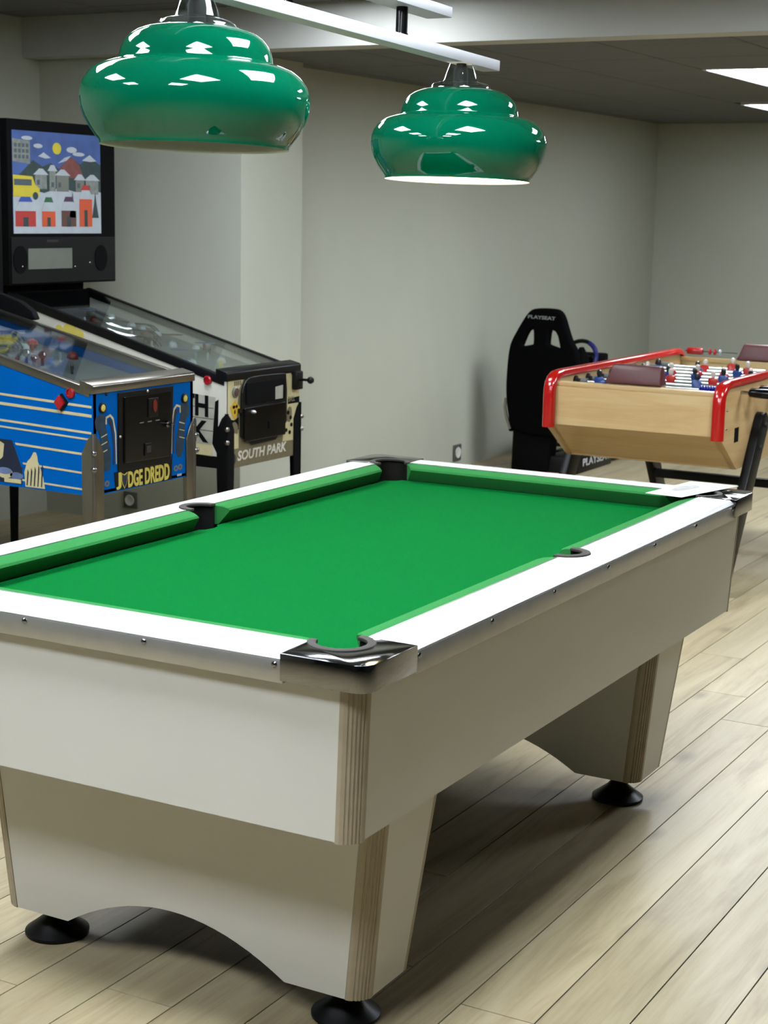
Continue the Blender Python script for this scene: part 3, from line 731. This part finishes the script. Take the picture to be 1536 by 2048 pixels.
# play field furniture
def pfz(pf_x, xf, zt, slope_top, ln, zr): 
    k = (xf-.02-pf_x)/(ln-.04); return (zt-.050)+((zr-.085)-(zt-.050))*k
def furnish(t, xf, zt, ln, zr, y0, y1, seed, extra):
    R = random.Random(seed); g = lambda x: pfz(x, xf, zt, 0, ln, zr)
    for i in range(26):
        x = xf-R.uniform(.25, ln-.12); y = R.uniform(y0+.05, y1-.05); z = g(x)
        kind = R.choice(['post', 'post', 'target', 'dome', 'plastic'])
        if kind == 'post': MB().lathe([(.006, 0), (.004, .012), (.007, .022), (.004, .034)], (x, y, z-.002), 10).build('post', R.choice(['snow_print', 'rubber_grey', 'red_plastic', 'chrome']), t)
        elif kind == 'target': MB().box(x-.004, x+.004, y-.014, y+.014, z-.002, z+.032).build('target', R.choice(['snow_print', 'print_yellow', 'playfield_blue']), t, .002)
        elif kind == 'dome': MB().lathe([(.022, 0), (.022, .008), (.016, .022), (.005, .028)], (x, y, z-.002), 16).build('lamp_dome', R.choice(['snow_print', 'dim_red', 'display_grey']), t)
        else:
            pts = smooth_poly([(x+R.uniform(-.07, -.03), y-.02), (x+.04, y-.03), (x+.06, y+.02), (x, y+.04)], 1)
            z1 = g(x-.06)+.020; MB().prism(pts, 2, z1, z1+.003).build('plastic_cover', R.choice(['sky_print', 'khaki', 'house_brown', 'stone_print']), t, smooth=False)
    for k in range(3):
        yy = y0+.14+.10*k; x0 = xf-.45-.08*k
        p = [(x0-.32*s/10, yy+.05*math.sin(s*.5), g(x0-.32*s/10)+.045+.008*math.sin(s*.8)) for s in range(11)]
        MB().tube(p, .003, 6).build('ramp_wire', 'chrome', t); MB().tube([(a, b_+.022, c_) for a, b_, c_ in p], .003, 6).build('ramp_wire', 'chrome', t)
    # apron with instruction cards
    za = g(xf-.06)+.012
    ap = MB().prism([(xf-.025, y0+.02), (xf-.025, y1-.06), (xf-.12, y1-.20), (xf-.12, y0+.16), (xf-.19, y0+.02)], 2, za+.014, za+.019).build('apron', 'display_grey', t, smooth=False)
    for q in (y0+.05, y1-.21): MB().box(xf-.10, xf-.04, q, q+.12, za+.0195, za+.0205).build('instruction_card', extra, ap, smooth=False)
    for q in (y0+.20, y1-.26):
        MB().prism([(xf-.185, q-.012), (xf-.170, q-.012), (xf-.150, q+.055), (xf-.158, q+.058)], 2, g(xf-.17)+.004, g(xf-.17)+.02).build('flipper', 'snow_print', t, .002)
furnish(jd, XF, 1.0, 1.15, jzr, A0, A1, 3, 'cream')
def dome(t, x, y, z0, r, h, mt):
    MB().lathe([(.006, 0), (.006, h-1.6*r), (r*.6, h-1.55*r), (r, h-.9*r), (r*.8, h-.3*r), (r*.2, h)], (x, y, z0), 14).build('bumper_cap', mt, t)
for x_, y_, r_, m_ in ((-1.50, 2.26, .020, 'snow_print'), (-1.44, 2.20, .016, 'chrome'), (-1.40, 2.24, .016, 'chrome'), (-1.37, 2.16, .013, 'chrome'), (-1.55, 2.36, .022, 'house_red'), (-1.62, 2.2, .02, 'snow_print')):
    zz = pfz(x_, XF, 1.0, 0, 1.15, jzr); dome(jd, x_, y_, zz, r_, .052, m_)
# head of the blue machine, mostly outside the picture
hb = MB().box(-2.32, -1.935, 1.89, 2.640, 1.26, 1.98).build('backbox', 'black_matt', jd, .004)
MB().box(-1.935, -1.930, 1.93, 2.60, 1.48, 1.94).build('translite', 'deep_teal', hb, smooth=False)
MB().box(-1.935, -1.929, 1.93, 2.60, 1.28, 1.46).build('speaker_panel', 'black_plastic', hb, .002)
MB().prism([(-2.10, .99), (-2.10, 1.27), (-1.88, 1.27), (-1.76, 1.238), (-1.70, 1.205), (-1.682, 1.172), (-1.76, 1.16)], 1, 2.530, 2.562).build('hinge_bracket', 'black_matt', jd, .006)

# --- cream machine by the pillar
XS, B0, B1 = -1.30, 3.25, 3.805
sp, scab, spf, sxr, szr = pinball('pinball_machine', 'cream and black pinball machine with tall head beside the white pillar', XS, B0, B1, .542, .918, .262, 1.16, 'khaki', 'cream_white', 'black_plastic', 'black_matt', .034, .026, 'steel')
furnish(sp, XS, .918, 1.16, szr, B0, B1, 11, 'snow_print')
MB().box(XS-.12, XS-.03, B0+.02, B1-.02, .879, .881).build('apron_print', 'playfield_blue', sp, smooth=False)
for x_, y_, r_, m_ in ((-2.04, 3.58, .020, 'snow_print'), (-1.98, 3.58, .016, 'snow_print'), (-1.90, 3.58, .022, 'snow_print'), (-1.69, 3.58, .018, 'snow_print'), (-2.17, 3.60, .02, 'snow_print'), (-1.92, 3.52, .02, 'house_brown')):
    zz = pfz(x_, XS, .918, 0, 1.16, szr); dome(sp, x_, y_, zz, r_, .056, m_)
# front print
slab(XS, [(3.256, .622), (3.740, .612), (3.806, .612), (3.806, .545), (3.256, .545)], 'khaki', sp, 'name_band', .001)
text('lettering', 'SOUTH PARK', 'front', (XS+.001, 3.327, .5685), .376, .042, 'cream_white', sp, .0015, .026, 0.18)
slab(XS+.001, smooth_poly([(3.262, .553), (3.262, .590), (3.282, .612), (3.302, .604), (3.316, .590), (3.310, .560), (3.285, .550)], 1), 'rubber_grey', sp, 'printed_leaf', .001)
slab(XS, [(3.256, .622), (3.335, .622), (3.335, .70), (3.320, .735), (3.325, .80), (3.340, .87), (3.37, .905), (3.45, .917), (3.256, .917)], 'cream', sp, 'printed_field', .0008)
slab(XS+.001, [(3.262, .70), (3.335, .70), (3.335, .752), (3.30, .742), (3.262, .75)], 'black_matt', sp, 'printed_shadow', .0006)
slab(XS+.001, smooth_poly([(3.268, .665), (3.300, .69), (3.330, .68), (3.33, .72), (3.30, .74), (3.28, .72)], 1), 'khaki', sp, 'printed_rock', .001)
slab(XS+.0015, [(3.272, .797), (3.306, .823), (3.344, .792), (3.325, .77), (3.306, .742), (3.288, .765)], 'print_amber', sp, 'printed_diamond', .001)
slab(XS+.0025, ell(3.298, .797, .010, .007), 'black_matt', sp, 'printed_mark', .0006); slab(XS+.0025, ell(3.318, .798, .008, .007), 'black_matt', sp, 'printed_mark', .0006); slab(XS+.0025, ell(3.305, .776, .005, .009), 'black_matt', sp, 'printed_mark', .0006)
slab(XS, [(3.672, .612), (3.740, .612), (3.806, .612), (3.806, .917), (3.69, .917), (3.69, .70)], 'cream', sp, 'printed_field', .0008)
slab(XS+.001, smooth_poly([(3.70, .70), (3.735, .69), (3.748, .735), (3.735, .765), (3.705, .75)], 1), 'khaki', sp, 'printed_rock', .001)
for q in ((3.715, .735), (3.735, .712), (3.70, .66), (3.728, .648), (3.742, .68)): slab(XS+.002, ell(q[0], q[1], .010, .009), 'black_matt', sp, 'printed_mark', .0006)
slab(XS+.001, [(3.712, .772), (3.806, .772), (3.806, .800), (3.712, .795)], 'black_matt', sp, 'printed_shadow', .0006)
text('lettering', 'BALL', 'front', (XS+.001, 3.716, .782), .052, .022, 'khaki', sp, .0012, .02)
for k in range(4): slab(XS+.001, rect(3.302+.014*k, 3.311+.014*k, .884, .902), 'khaki', sp, 'printed_mark', .0006)
o = MB().lathe([(.023, 0), (.023, .006), (.018, .009), (.017, .005)], (XS, 3.309, .857), 20, 0).build('button_ring', 'display_grey', sp)
MB().lathe([(.017, 0), (.017, .007), (.010, .009)], (XS, 3.309, .857), 18, 0).build('button', 'house_brown', o)
# coin door
d = slab(XS, smooth_poly([(3.345, .625), (3.345, .80), (3.352, .87), (3.385, .908), (3.44, .916), (3.66, .912), (3.694, .905), (3.694, .63)], 1), 'black_plastic', sp, 'coin_door', .010, .003)
slab(XS+.010, rect(3.375, 3.672, .800, .892), 'black_matt', d, 'door_panel', .006, .004); slab(XS+.010, rect(3.36, 3.672, .645, .788), 'black_gloss', d, 'door_panel', .008, .005)
slab(XS+.016, [(3.590, .805), (3.648, .805), (3.648, .862), (3.590, .858)], 'sign_board', d, 'price_card', .001)
MB().lathe([(.008, 0), (.008, .012), (.003, .02)], (XS+.018, 3.41, .768), 12, 0).build('door_lock', 'alu', d)
slab(XS+.018, rect(3.535, 3.558, .685, .715), 'black_matt', d, 'coin_return', .004, .001)
slab(XS, rect(3.325, 3.350, .77, .788), 'black_gloss', sp, 'door_hinge', .012, .002)
# plunger
b = MB().box(XS, XS+.028, 3.742, 3.796, .832, .912); o = b.build('plunger_housing', 'black_plastic', sp, .006)
MB().lathe([(.006, .028), (.006, .070)], (XS, 3.770, .876), 12, 0).build('plunger_rod', 'black_gloss', o)
MB().lathe([(.008, .066), (.015, .074), (.016, .082), (.010, .092)], (XS, 3.770, .876), 16, 0).build('plunger_knob', 'black_plastic', o)
bolt((XS, 3.745, .905), 0, 1, .007, sp, 'black_plastic')
# side: flipper button, name board
MB().lathe([(.019, 0), (.019, -.010), (.014, -.013), (.013, -.006)], (-1.391, B0, .906), 18, 1).build('flipper_button', 'red_plastic', sp)
sg = sideslab(B0, [(-1.80, .870), (-1.355, .838), (-1.375, .640), (-1.82, .650)], 'sign_board', sp, 'sign_board', .002)
for k in (.695, .745, .79): sideslab(B0-.002, [(-1.80, k+.012), (-1.363, k), (-1.363, k+.0025), (-1.80, k+.0145)], 'rubber_grey', sg, 'board_joint', .0004)
text('lettering', 'SOUTH', 'side', (-1.725, B0-.0024, .772), .335, .092, 'black_matt', sg, .0012, .035, 0, -.062)
text('lettering', 'PARK', 'side', (-1.670, B0-.0024, .662), .280, .090, 'black_matt', sg, .0012, .035, 0, -.055)
sideslab(B0, [(-1.86, .615), (-1.37, .590), (-1.37, .641), (-1.86, .652)], 'cream', sp, 'printed_snow', .001)
sideslab(B0, [(-2.45, .543), (-1.33, .543), (-1.33, .592), (-2.45, .620)], 'black_matt', sp, 'printed_base', .001)
sideslab(B0, [(-1.372, .645), (-1.345, .60), (-1.34, .83), (-1.357, .82)], 'black_matt', sp, 'printed_base', .001)
cl = [(-2.205, 1.040)]+arc(-2.175, 1.075, .020, 200, 30, 6)+arc(-2.115, 1.068, .040, 160, 20, 8)+arc(-2.065, 1.055, .026, 120, -10, 6)+[(-2.04, 1.02)]
sideslab(B0, cl, 'print_yellow', sp, 'printed_cloud', .001)
# head
BX = -2.39
hb = MB().box(BX-.30, BX, 3.185, 3.915, 1.255, 1.962).build('backbox', 'black_matt', sp, .004)
MB().box(BX-.22, BX-.10, 3.30, 3.80, 1.10, 1.256).build('neck', 'black_matt', sp, smooth=False)
ty0, ty1, tz0, tz1 = 3.213, 3.806, 1.477, 1.915
tr = slab(BX, rect(ty0, ty1, tz0, tz1), 'sky_print', hb, 'translite', .003)
def tp(pts, mt, k, nm): 
    o = slab(BX+.003+.0005*k, [(ty0+(ty1-ty0)*a, tz0+(tz1-tz0)*b_) for a, b_ in pts], mt, tr, nm, .0005); return o
tp([(0, .52), (.10, .60), (.22, .72), (.33, .66), (.42, .70), (.52, .64), (.60, .74), (.66, .76), (.76, .70), (.86, .78), (1, .70), (1, .40), (0, .40)], 'pine_print', 0, 'printed_hills')
tp([(.52, .66), (.62, .75), (.66, .77), (.74, .70), (.80, .56), (.55, .56)], 'rock_print', 1, 'printed_mountain')
tp([(.28, .76), (.34, .80), (.42, .75), (.36, .74)], 'snow_print', 1, 'printed_peak'); tp([(.78, .74), (.87, .80), (.95, .74), (.88, .73)], 'snow_print', 1, 'printed_peak'); tp([(.50, .70), (.58, .76), (.65, .78), (.60, .73)], 'snow_print', 1, 'printed_peak')
tp(ell(.49, .845, .05, .058), 'bus_print', 1, 'printed_sun')
for q in ((.28, .86, .05, .022), (.66, .84, .06, .03), (.16, .93, .06, .02), (.74, .80, .07, .02)): tp(ell(*q), 'snow_print', 1, 'printed_cloud')
tp([(0, .70), (.19, .68), (.19, .90), (0, .92)], 'stone_print', 1, 'printed_building')
for i in range(4):
    for j in range(3): tp(rect(.02+.042*i, .048+.042*i, .73+.055*j, .765+.055*j), 'window_print', 2, 'printed_window')
tp([(0, .0), (1, 0), (1, .42), (.84, .46), (.70, .42), (.52, .46), (.34, .40), (.16, .44), (0, .40)], 'snow_print', 1, 'printed_snow')
for x0_, x1_, z0_, z1_, m_ in ((.24, .37, .44, .58, 'stone_print'), (.40, .47, .42, .62, 'stone_print'), (.48, .62, .42, .58, 'display_grey'), (.70, .80, .42, .54, 'display_grey'), (.82, .97, .40, .54, 'stone_print')):
    tp(rect(x0_, x1_, z0_, z1_), m_, 2, 'printed_building'); tp([(x0_-.02, z1_), (x1_+.02, z1_), ((x0_+x1_)/2+.02, z1_+.06), ((x0_+x1_)/2-.02, z1_+.06)], 'snow_print', 3, 'printed_roof')
    tp(rect(x0_+.02, x0_+.05, z0_+.04, z0_+.09), 'window_print', 3, 'printed_window')
tp([(.0, .36), (.28, .36), (.29, .44), (.24, .48), (.21, .56), (0, .57)], 'bus_print', 3, 'printed_bus'); tp(rect(.01, .20, .47, .53), 'window_print', 4, 'printed_window'); tp(ell(.24, .37, .03, .038), 'pine_print', 4, 'printed_wheel')
# foreground: a row of small coloured cabins under snow
for x_, w_, h_, m_, r2 in ((.02, .22, .15, 'house_red', 'house_blue'), (.31, .15, .15, 'house_orange', 'house_green'), (.53, .17, .16, 'house_brown', 'house_plum'), (.74, .15, .28, 'house_orange', 'house_red')):
    tp(rect(x_, x_+w_, .07, .07+h_), m_, 4, 'printed_cabin'); tp([(x_-.01, .07+h_), (x_+w_+.01, .07+h_), (x_+w_*.8, .16+h_), (x_+w_*.2, .16+h_)], 'snow_print', 5, 'printed_roof'); tp([(x_+w_*.15, .16+h_), (x_+w_*.85, .16+h_), (x_+w_*.72, .21+h_), (x_+w_*.28, .21+h_)], r2, 5, 'printed_gable')
    tp(rect(x_+w_*.38, x_+w_*.62, .07, .07+h_*.6), 'pine_print', 6, 'printed_door')
for x_ in (.66, .93): tp([(x_-.04, .16), (x_+.04, .16), (x_+.015, .30), (x_, .42), (x_-.015, .30)], 'pine_print', 4, 'printed_tree')
pn = slab(BX, rect(3.195, 3.905, 1.262, 1.462), 'black_plastic', hb, 'speaker_panel', .005, .002)
slab(BX+.005, rect(3.300, 3.595, 1.322, 1.412), 'display_grey', pn, 'display', .002, .001)
for q in (3.25, 3.75): slab(BX+.005, ell(q if q < 3.5 else 3.80, 1.365, .045, .060), 'black_matt', pn, 'speaker_grille', .003)
slab(BX+.005, rect(3.425, 3.50, 1.440, 1.449), 'rubber_grey', pn, 'badge', .001)
for q in ((3.262, 1.335), (3.615, 1.328), (3.72, 1.345)): bolt((BX+.005, q[0], q[1]), 0, 1, .006, pn)

# ------------------------------------------------------------------ table football
FX0, FX1, FY0, FY1 = -.385, .415, 4.40, 6.14
fc = (FX0+FX1)/2
ft = thing('foosball_table', 'wooden table football game with red rounded edge trims', 'foosball table', (fc, (FY0+FY1)/2, 0))
FM = (FY0+FY1)/2
def fy(y, far): return 2*FM-y if far else y
sidep = [(FY0+.02, .675), (FY0+.02, .84), (FY0+.07, .895), (FY1-.07, .895), (FY1-.02, .84), (FY1-.02, .675), (FY1-.25, .525), (FY0+.25, .525)]
for x0_, x1_ in ((FX0, FX0+.028), (FX1-.028, FX1)):
    sdp = MB().prism(sidep, 0, x0_, x1_).build('side_board', 'beech_side', ft, .002)
    path = [(FY0, .676), (FY0, .80), (FY0+.002, .845), (FY0+.012, .872), (FY0+.032, .892), (FY0+.062, .903), (FY0+.11, .908)]
    path = path+[(fy(a, 1), b_) for a, b_ in reversed(path)]
    xm = (x0_+x1_)/2
    b = MB(); rings = []
    for i, p in enumerate(path):
        q0, q1 = Vector(path[max(i-1, 0)]), Vector(path[min(i+1, len(path)-1)])
        tg = (q1-q0).normalized(); nm = Vector((-tg.y, tg.x))
        sec = [(-.026, -.012), (-.026, .006), (-.020, .014), (-.008, .017), (.008, .017), (.020, .014), (.026, .006), (.026, -.012)]
        rings.append([(xm+u, p[0]+nm.x*v, p[1]+nm.y*v) for u, v in sec])
    b.loft(rings); b.build('edge_trim', 'red_gloss', ft, ang=50)
    for z_ in (.80, .72):
        xo = x1_ if x0_ > 0 else x0_
        bolt((xo, FY0+.075, z_), 0, 1 if x0_ > 0 else -1, .006, sdp)
    if x0_ > 0:
        MB().box(x1_-.002, x1_+.001, 4.595, 4.655, .648, .712).build('coin_opening', 'black_matt', sdp, .0005)
for far in (0, 1):
    y = lambda v: fy(v, far)
    def bx(a, b_): return (min(y(a), y(b_)), max(y(a), y(b_)))
    MB().prism([(y(FY0+.018), .690), (y(FY0+.018), .858), (y(FY0+.036), .858), (y(FY0+.036), .690)], 0, FX0+.028, FX1-.028).build('end_board', 'beech', ft, smooth=False)
    MB().prism([(y(FY0+.018), .689), (y(FY0+.252), .530), (y(FY0+.265), .545), (y(FY0+.034), .704)], 0, FX0+.028, FX1-.028).build('sloping_board', 'beech', ft, smooth=False)
    MB().prism([(y(FY0+.026), .858), (y(FY0+.026), .878), (y(FY0+.055), .880), (y(FY0+.055), .858)], 0, FX0+.028, FX1-.028).build('cap_board', 'beech', ft, .002)
    # maroon padded score box standing on the cap
    a0_, a1_ = bx(FY0+.045, FY0+.125)
    xs0, xs1 = (fc-.142, fc+.105) if not far else (fc-.045, fc+.195)
    MB().box(xs0, xs1, *bx(FY0+.055, FY0+.13), .835, .880).build('score_shelf', 'beech', ft, smooth=False)
    b = MB(); 
    b.loft([[(xs0-.01, a0_, .884), (xs1+.006, a0_, .884), (xs1+.006, a1_, .884), (xs0-.01, a1_, .884)], [(xs0+.004, a0_+.004, .905), (xs1+.002, a0_+.004, .905), (xs1+.002, a1_-.004, .905), (xs0+.004, a1_-.004, .905)],
            [(xs0+.018, a0_+.010, .945), (xs1, a0_+.010, .945), (xs1, a1_-.010, .945), (xs0+.018, a1_-.010, .945)], [(xs0+.026, a0_+.018, .966), (xs1-.004, a0_+.018, .966), (xs1-.004, a1_-.018, .966), (xs0+.026, a1_-.018, .966)]])
    b.build('score_box', 'maroon', ft, .006, 3)
MB().box(FX0+.028, FX1-.028, FY0+.25, FY1-.25, .525, .545).build('bottom_board', 'beech_side', ft, smooth=False)
MB().box(FX0+.028, FX1-.028, FY0+.036, FY1-.036, .735, .745).build('playing_field', 'field_grey', ft, smooth=False)
# score beads at the far end
b = MB().tube([(-.33, FY1-.065, .912), (-.05, FY1-.065, .912)], .003, 6); wr = b.build('score_wire', 'chrome', ft)
MB().lathe([(.016, 0), (.018, .004), (.018, .078), (.016, .082)], (-.318, FY1-.065, .912), 14, 0).build('score_bead', 'red_plastic', wr)
for x_, m_ in ((-.205, 'red_plastic'), (-.178, 'red_plastic'), (-.150, 'snow_print')): MB().lathe([(.006, 0), (.015, .004), (.015, .012), (.006, .016)], (x_, FY1-.065, .912), 12, 0).build('score_bead', m_, wr)
# rods with players
def player(rod, x, y, z, red, lean=0.0):
    b = MB(); ca, sa = math.cos(lean), math.sin(lean)
    def Rr(p): return (x+p[0], y+p[1]*ca-p[2]*sa, z+p[1]*sa+p[2]*ca)
    def part(sec, n=8):
        rings = []
        for h, rx, ry in sec: rings.append([Rr((rx*math.cos(2*PI*k/n), ry*math.sin(2*PI*k/n), h)) for k in range(n)])
        b.loft(rings)
    part([(-.078, .012, .016), (-.060, .013, .012), (-.02, .014, .012)])
    b.m = 1; part([(-.03, .018, .014), (-.012, .022, .016), (.012, .026, .017), (.024, .020, .013), (.027, .008, .008)])
    b.m = 2; part([(.025, .007, .007), (.031, .010, .011), (.042, .0125, .013), (.053, .010, .011), (.058, .004, .004)])
    b.build('player', ['bearing_grey', 'player_red' if red else 'player_blue', 'skin_pale' if red else 'hair_black'], rod)
RODS = [(4.655, 0, [-.235], 0), (4.80, 0, [-.10, .12], 1), (4.945, 1, [-.18, .02, .22], 0), (5.09, 0, [-.26, -.13, 0, .13, .26], 1), (5.235+.0, 1, [-.26, -.13, 0, .13, .26], 0), (5.40, 0, [-.2, 0, .2], 1), (5.56, 1, [-.11, .11], 0), (5.72, 1, [0], 1)]
ZR_ = .862
for i, (y, red, xs, ext) in enumerate(RODS):
    sh_ = [-.02, .03, -.04, .05, .01, -.05, .04, .02][i]
    pos_side = i in (0, 1, 3, 5)
    xa, xb_ = (FX0-.06, FX1+.12) if pos_side else (FX0-.12, FX1+.06)
    b = MB().lathe([(.0075, 0), (.0075, xb_-xa)], (xa, y, ZR_), 10, 0); rod = b.build('rod', 'rod_steel', ft)
    for x_ in xs: player(rod, fc+x_+sh_, y, ZR_, red, random.uniform(-.5, .5))
    hx = FX1+.036 if pos_side else FX0-.165
    MB().lathe([(.012, 0), (.017, .005), (.020, .03), (.0215, .08), (.019, .112), (.010, .120)], (hx, y, ZR_), 16, 0).build('handle', 'black_gloss', rod)
    for s_ in (-1, 1):
        xo = FX0+.028 if s_ < 0 else FX1-.028
        MB().lathe([(.024, 0), (.024, -s_*.008), (.014, -s_*.010), (.012, -s_*.030)], (xo, y, ZR_), 14, 0).build('bearing', 'hair_black', rod)
        if i == 0 and s_ > 0:
            pr_ = []
            for k in range(11): pr_ += [(.012, -.0118*k-.030), (.020, -.0118*k-.036)]
            MB().lathe(pr_, (xo, y, ZR_), 14, 0).build('spring', 'blue_spring', rod, ang=80)
        else:
            MB().lathe([(.015, -s_*.03), (.015, -s_*.062)], (xo, y, ZR_), 12, 0).build('bumper', 'bearing_grey', rod)
    if i == 0: MB().lathe([(.016, 0), (.016, .055)], (fc-.262, y, ZR_), 12, 0).build('bumper', 'player_blue', rod)
# legs
for far in (0, 1):
    for sx in (-1, 1):
        xo = FX1 if sx > 0 else FX0
        a, c_ = Vector((fy(4.91, far), .70)), Vector((fy(4.45, far), .012))
        dr = (a-c_).normalized(); nm = Vector((-dr.y, dr.x)); hw = .055
        pts = [c_+nm*hw*.9, c_-nm*hw*.9]
        an0 = math.degrees(math.atan2(-nm.y, -nm.x))
        cap = [a+Vector((math.cos(math.radians(an0+s_*18)), math.sin(math.radians(an0+s_*18))))*hw for s_ in range(11)]
        if (cap[5]-a).dot(dr) < 0: cap = [a+Vector((math.cos(math.radians(an0-s_*18)), math.sin(math.radians(an0-s_*18))))*hw for s_ in range(11)]
        pts = [tuple(p) for p in pts[:1]]+[tuple(pts[1])]+[tuple(p) for p in cap]
        x0_, x1_ = (xo, xo+.042) if sx > 0 else (xo-.042, xo)
        lg = MB().prism(pts, 0, x0_, x1_).build('leg', 'black_plastic', ft, .006)
        for k in (.0, -.115):
            q = a+dr*k; bolt((x1_ if sx > 0 else x0_, q.x, q.y), 0, sx, .013, lg, 'rubber_grey')
        MB().box(x0_-.004, x1_+.004, c_.x-.06, c_.x+.06, 0, .014).build('foot', 'rubber', lg, .003)
    yb = fy(4.675, far)
    MB().box(FX0, FX1, yb-.022, yb+.022, .262, .306).build('cross_bar', 'black_plastic', ft, .004)

# ------------------------------------------------------------------ racing simulator seat
rs = thing('racing_seat', 'black racing simulator seat with steering wheel against the left wall', 'gaming seat', (-1.65, 7.6, 0))
ol = [(-1.800, .235), (-1.848, .34), (-1.872, .49), (-1.868, .66), (-1.858, .765), (-1.843, .822), (-1.785, .925), (-1.742, .992), (-1.715, 1.018), (-1.68, 1.030),
      (-1.562, 1.031), (-1.525, 1.020), (-1.497, .985), (-1.470, .905), (-1.440, .830), (-1.400, .775), (-1.385, .66), (-1.380, .49), (-1.40, .34), (-1.44, .235)]
h1 = [(-1.694, .907), (-1.712, .898), (-1.738, .880), (-1.775, .792), (-1.768, .789), (-1.700, .803), (-1.690, .81)]
h2 = [(-1.588, .897), (-1.572, .903), (-1.535, .884), (-1.510, .795), (-1.514, .786), (-1.590, .806), (-1.596, .812)]
holed('backrest', smooth_poly(ol, 2), [smooth_poly(h1, 1), smooth_poly(h2, 1)], 7.16, 7.23, 'seat_fabric', rs, .014)
text('lettering', 'PLAYSEAT', 'side', (-1.730, 7.1585, .966), .185, .022, 'letter_grey', rs, .002, .02, 0, -.03)
for s_, xx in ((-1, -1.855), (1, -1.405)):
    b = MB(); rings = []
    for z_, y0_, y1_, w_ in ((.24, 7.22, 7.34, .030), (.40, 7.22, 7.42, .04), (.60, 7.22, 7.40, .042), (.74, 7.22, 7.34, .035), (.80, 7.23, 7.28, .02)):
        rings.append([(xx-s_*0-w_/2, y0_, z_), (xx+w_/2, y0_, z_), (xx+w_/2, y1_, z_), (xx-w_/2, y1_, z_)])
    b.loft(rings).build('side_bolster', 'seat_fabric', rs, .012, 3)
MB().loft([[(-1.83, 7.24, .24), (-1.41, 7.24, .24), (-1.41, 7.74, .29), (-1.83, 7.74, .29)], [(-1.84, 7.24, .36), (-1.40, 7.24, .36), (-1.40, 7.74, .42), (-1.84, 7.74, .42)]]).build('seat_cushion', 'seat_fabric', rs, .04, 3)
MB().loft([[(-1.835, 7.20, 0), (-1.585, 7.20, 0), (-1.585, 7.32, 0), (-1.835, 7.32, 0)], [(-1.825, 7.19, .26), (-1.56, 7.19, .26), (-1.56, 7.32, .26), (-1.825, 7.32, .26)]]).build('rear_support', 'black_matt', rs, .01)
b = MB().tube([(-1.868, 7.17, .46), (-1.872, 7.165, .40), (-1.856, 7.165, .33), (-1.832, 7.17, .265)], .010, 8); b.build('frame_tube', 'steel', rs)
b = MB(); b.tube([(-1.83, 7.26, .025), (-1.83, 8.50, .025)], .022, 8); b.build('floor_bar', 'black_plastic', rs)
b = MB(); b.tube([(-1.45, 7.74, .022), (-1.45, 8.50, .022)], .022, 8); b.build('floor_bar', 'black_plastic', rs)
b = MB(); b.tube([(-1.83, 7.62, .075), (-1.45, 7.62, .075)], .015, 8); b.build('cross_tube', 'black_plastic', rs)
b = MB(); b.tube([(-1.60, 7.30, .17), (-1.45, 7.34, .17)], .012, 8); b.build('cross_tube', 'black_plastic', rs)
bxp = MB().loft([[(-1.62, 7.22, 0), (-1.40, 7.26, 0), (-1.40, 7.83, 0), (-1.62, 7.83, 0)], [(-1.62, 7.22, .105), (-1.40, 7.26, .105), (-1.40, 7.83, .100), (-1.62, 7.83, .100)]]).build('base_box', 'black_plastic', rs, .006)
text('lettering', 'PLAYSEAT', 'front', (-1.3995, 7.34, .040), .46, .050, 'letter_white', bxp, .002, .02)
# steering wheel on its column
wc = Vector((-1.765, 8.10, .655)); tilt = .35
b = MB(); ring = []
for k in range(28):
    a = 2*PI*k/28; ring.append((wc.x+.120*math.cos(a), wc.y+.120*math.sin(a)*math.sin(tilt), wc.z+.120*math.sin(a)*math.cos(tilt)))
wl = b.tube(ring, .014, 8, True).build('wheel_rim', 'black_plastic', rs)
b = MB(); b.tube([ring[i % 28] for i in range(23, 34)], .0165, 8).build('wheel_grip', 'wheel_blue', wl)
MB().box(wc.x-.105, wc.x+.105, wc.y-.012, wc.y+.012, wc.z-.03, wc.z+.022).build('spoke', 'black_gloss', wl, .006)
MB().box(wc.x-.08, wc.x+.14, wc.y+.02, wc.y+.18, wc.z-.16, wc.z+.03).build('wheel_base', 'black_matt', rs, .015)
MB().loft([[(-1.80, 8.12, 0), (-1.73, 8.12, 0), (-1.73, 8.20, 0), (-1.80, 8.20, 0)], [(-1.80, 8.10, .50), (-1.73, 8.10, .50), (-1.73, 8.26, .50), (-1.80, 8.26, .50)]]).build('column', 'black_plastic', rs, .006)
bpy.context.view_layer.update()
